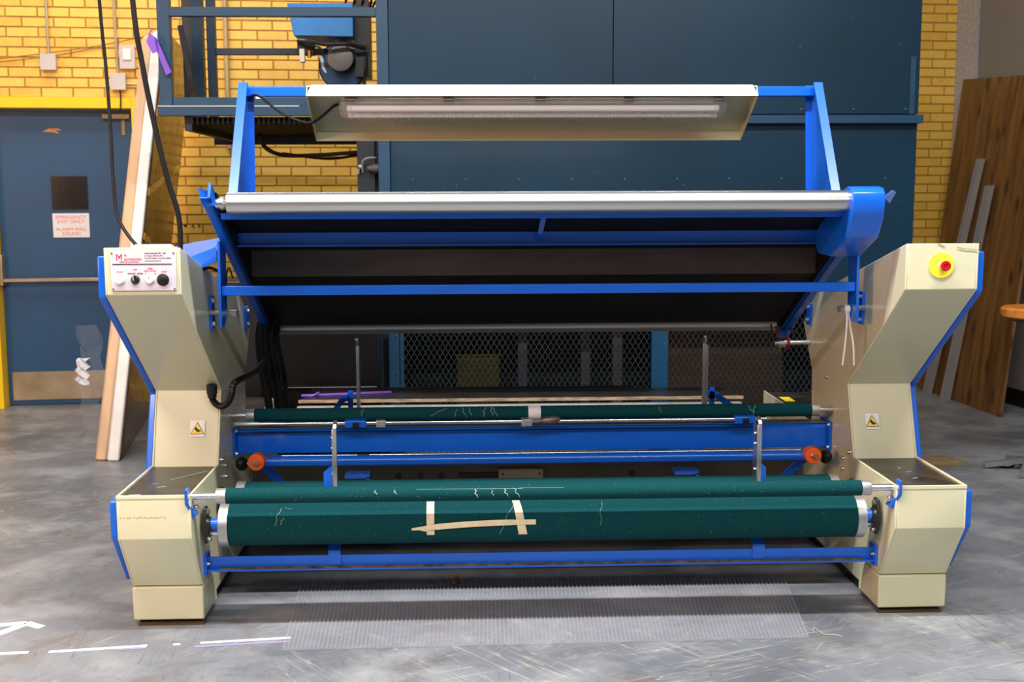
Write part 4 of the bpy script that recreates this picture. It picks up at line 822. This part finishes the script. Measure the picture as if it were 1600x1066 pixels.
# chrome rod under the slim roller with its carriage
rod = Q(MB().cyl((-1.25, 4.80, .650), (.97, 4.80, .650), .009), 'guide_rod', CHROME)
Q(MB().box(-.062, -.015, 4.77, 4.82, .632, .664), 'rod_clamp', ALU, rod, bev=.004)
Q(MB().lathe((-.01, 4.785, .650), (1, 0, .1), [(0, .008), (.02, .010), (.04, .016), (.08, .018), (.10, .014), (.112, .004)], 12), 'lever_handle', mat('worn_grey_lever', srgb(120, 112, 106), .4, .5, var=.3, scale=50), rod)
for x in (-.75, .88): Q(MB().box(x - .045, x + .045, 4.785, 4.83, .630, .664), 'rod_holder', BLUE, rod, bev=.006); 
for x in (-.75, .88): Q(MB().box(x - .012, x + .014, 4.775, 4.786, .630, .655), 'rubber_pad', RUBBER, rod, bev=.003)
Q(MB().box(-.665, -.625, 4.785, 4.815, .632, .662), 'rod_clamp', ALU, rod, bev=.003)
Q(MB().exx([(4.90, .503), (4.90, .590), (4.915, .606), (4.99, .606), (4.99, .503)], -1.262, 1.262), 'main_beam', BLUE, bev=.003, label='wide blue cross beam')
Q(MB().box(-1.262, 1.262, 4.905, 4.98, .6075, .611), 'beam_cap', mat('grey_cap_strip', srgb(110, 112, 118), .35, .5))
for sd in (-1, 1):
    e_ = Q(MB().box(*sorted((sd * 1.262, sd * 1.272)), 4.86, 5.0, .492, .622), 'beam_plate', BLUE, bev=.001)
    for z in (.508, .604): bolt(sd * 1.262, 4.878, z, (-sd, 0, 0), e_)
Q(MB().box(-.05 + .62, .11 + .62, 4.885, 4.90, .492, .503), 'beam_label_tab', BLUE)
text('raised_lettering', 'N 7', .012, WHITEP, mc, (.60, 4.884, .4935), shift=(0, 5.0, 0)); text('raised_lettering', '26', .012, WHITEP, mc, (.675, 4.884, .4935), shift=(0, 5.0, 0))
Q(MB().cyl((-1.06, 4.80, .513), (-.738, 4.80, .513), .0055, 10).cyl((-.70, 4.80, .513), (1.12, 4.80, .513), .0055, 10), 'spring_rod', CHROME)
Q(MB().cyl((-.745, 4.80, .513), (-.695, 4.80, .513), .007, 10), 'rod_sleeve', RUBBER)
Q(MB().cyl((-1.13, 4.77, .497), (1.13, 4.77, .497), .0225, 28), 'blue_tube', BLUE)
for sd in (-1, 1):
    wh = Q(MB().lathe((sd * 1.150, 4.755, .507), (0, -1, 0), [(0, .034), (.045, .034), (.047, .032), (.047, .012)], 32), 'orange_bumper', ORANGE, bev=.001, label='orange rubber bumper')
    Q(MB().lathe((sd * 1.150, 4.712, .507), (.25, -1, .1), [(0, .015), (.003, .015), (.003, .009), (.03, .008)], 10), 'bolt', ZINC, wh)
    Q(MB().lathe((sd * 1.196, 4.77, .490), (sd, 0, 0), [(0, .012), (.008, .024), (.018, .030), (.034, .028), (.046, .016)], 18), 'adjusting_knob', RUBBER)
    Q(MB().cyl((sd * 1.15, 4.77, .495), (sd * 1.2, 4.77, .49), .009), 'knob_shaft', ZINC)
    Q(MB().bar((sd * 1.14, 4.78, .49), (sd * 1.06, 4.95, .33), .035, .012, (0, 1, 0)), 'support_arm', BLUE)
# low blue angle at the front
lb = MB().box(-1.262, 1.262, 4.300, 4.306, .196, .241).box(-1.262, 1.262, 4.272, 4.300, .192, .198)
lo_ = Q(lb, 'low_beam', BLUE, label='low blue angle beam near the floor')
Q(MB().box(-1.22, 1.22, 4.276, 4.299, .1982, .2015), 'dust_line', mat('dust_brown', srgb(104, 88, 76), .9, var=.4, scale=20), lo_)
for sd in (-1, 1):
    e_ = Q(MB().box(*sorted((sd * 1.262, sd * 1.272)), 4.262, 4.33, .180, .258), 'beam_plate', BLUE); bolt(sd * 1.262, 4.29, .218, (-sd, 0, 0), e_)
# fabric stop blades, front and rear
for x in (-.79, .822):
    g = Q(MB().box(x - .023, x + .023, 4.292, 4.300, .205, .262).bar((x, 4.296, .26), (x, 4.385, .33), .008, .046, (1, 0, 0)).box(x - .022, x + .022, 4.38, 4.388, .32, .44), 'blade_leg', BLUE)
    sg_ = 1 if x < 0 else -1
    Q(MB().exy([(x - sg_ * .045, .47), (x - sg_ * .045, .54), (x + sg_ * .004, .58), (x + sg_ * .004, .47)], 4.385, 4.395), 'gusset', BLUE, g)
    Q(MB().exx([(4.33, .44), (4.33, .722), (4.34, .735), (4.37, .745), (4.375, .74), (4.345, .725), (4.342, .44)], x - .001, x + .013).box(x - .005, x + .001, 4.33, 4.40, .44, .715), 'stop_blade', ALU if 0 else STEEL, g, bev=.002, label='thin bright steel stop blade')
    for z in (.54, .64, .68): Q(MB().lathe((x - .005, 4.36, z), (-1, 0, 0), [(0, .006), (.006, .005)], 8), 'screw', ZINC, g)
for x in (-.82, .875):
    sg_ = 1 if x < 0 else -1
    g = Q(MB().box(x - .03 * sg_ - .012, x - .03 * sg_ + .012, 5.58, 5.6, .40, .655), 'blade_leg', BLUE)
    Q(MB().exx([(5.66, .4), (5.66, .87), (5.64, .90), (5.62, .905), (5.62, .895), (5.645, .865), (5.645, .4)], x - .006, x + .008).box(x + .008, x + .012, 5.6, 5.66, .4, .86), 'stop_blade', STEEL, g, label='thin steel stop blade at the rear')
    Q(MB().exy([(x - sg_ * .04, .64), (x - sg_ * .08, .62), (x - sg_ * .13, .55), (x - sg_ * .10, .55), (x - sg_ * .06, .60), (x - sg_ * .035, .61)] if sg_ > 0 else [(x + .01, .64), (x + .06, .63), (x + .15, .56), (x + .11, .55), (x + .05, .60), (x + .01, .60)], 5.58, 5.60), 'gusset', BLUE, g)
# rear table and beams
tb = Q(MB().exz([(-1.15, 5.93), (1.14, 5.93), (1.07, 6.2), (-1.06, 6.2)], .545, .553), 'rear_table', mat('black_table_top', srgb(40, 36, 34), .35, var=.2, scale=8), label='black topped rear table')
Q(MB().box(-1.15, 1.14, 5.918, 5.930, .538, .553), 'worn_edge', mat('worn_pale_edge', srgb(160, 136, 110), .6, var=.3, scale=12, stretch=(1, 1, 5)), tb)
Q(MB().box(-1.15, 1.12, 5.86, 5.90, .49, .528), 'rear_beam', mat('light_grey_beam', srgb(170, 166, 164), .35, .4, var=.1), bev=.002)
Q(MB().box(-1.12, .6, 6.2, 6.21, .545, .568), 'rear_lip', RUBBER)
for x0, x1 in ((-1.255, -1.12), (1.11, 1.25)): Q(MB().box(x0, x1, 5.62, 5.66, .535, .56), 'rear_bracket', BLUE, bev=.002)
Q(MB().box(1.31, 1.36, 5.74, 5.86, .5545, .556), 'rear_sticker', YELS, label='yellow warning sticker on the rear step')
Q(MB().box(-1.27, -1.20, 5.30, 5.36, .56, .60), 'wood_block', WOODL, label='raw wood block behind the left column')
Q(MB().box(-1.27, -1.12, 5.5, 5.62, .532, .545), 'wood_slat', WOODL)
cpn = Q(MB().box(-1.26, 1.26, 5.30, 5.34, .06, .40), 'cross_panel', mat('dark_beige_panel', srgb(92, 86, 68), .5, var=.1), label='drab cross panel with round holes')
for x in (-.607, -.506, -.409, .475): Q(MB().lathe((x, 5.301, .302), (0, -1, 0), [(0, .017), (.002, .0165)], 24), 'hole', RUBBER, cpn)
Q(MB().box(-.33, -.15, 5.295, 5.301, .29, .315), 'slot', RUBBER, cpn, bev=.002)
nm = Q(MB().box(-.145, .06, 5.27, 5.30, .285, .332), 'name_bracket', mat('pale_beige_plate', srgb(176, 168, 138), .5), bev=.001)
for x in (-.125, .045): Q(MB().lathe((x, 5.27, .312), (0, -1, 0), [(0, .005), (.004, .004)], 8), 'bolt', RUBBER, nm)
Q(MB().box(-1.25, 1.25, 5.02, 5.06, .288, .300), 'dark_rail', mat('dark_rail_grey', srgb(54, 50, 50), .4, .4))
for x in (-.78, .70): Q(MB().box(x - .055, x + .055, 5.12, 5.2, .335, .352).box(x + .04, x + .055, 5.12, 5.2, .28, .34), 'small_bracket', BLUE)
Q(MB().box(-1.25, 1.25, 5.20, 5.95, .03, .09), 'dark_floor_plate', mat('dark_plate_grey', srgb(78, 70, 66), .5, var=.3), bev=.004)  # added dark plate, stands in for the dark floor under the machine
Q(MB().exz([(.27, 5.12), (.32, 5.10), (.33, 5.16), (.28, 5.17)], .0, .03), 'wood_scrap', WOODL) if 0 else None
# purple strip on the rear table: lies on it
t = thing('purple_strip', 'long purple plastic strip lying on the rear black table', 'strip', (-.9, 6.05, .553))
P(MB().bar((-1.15, 6.03, .559), (-.69, 6.12, .559), .02, .008), 'strip', PURP)
P(MB().path([(-1.12, 6.02, .558), (-1.09, 6.0, .562), (-1.06, 6.03, .575), (-1.08, 6.03, .56)], .004, 5), 'frayed_end', PURP)
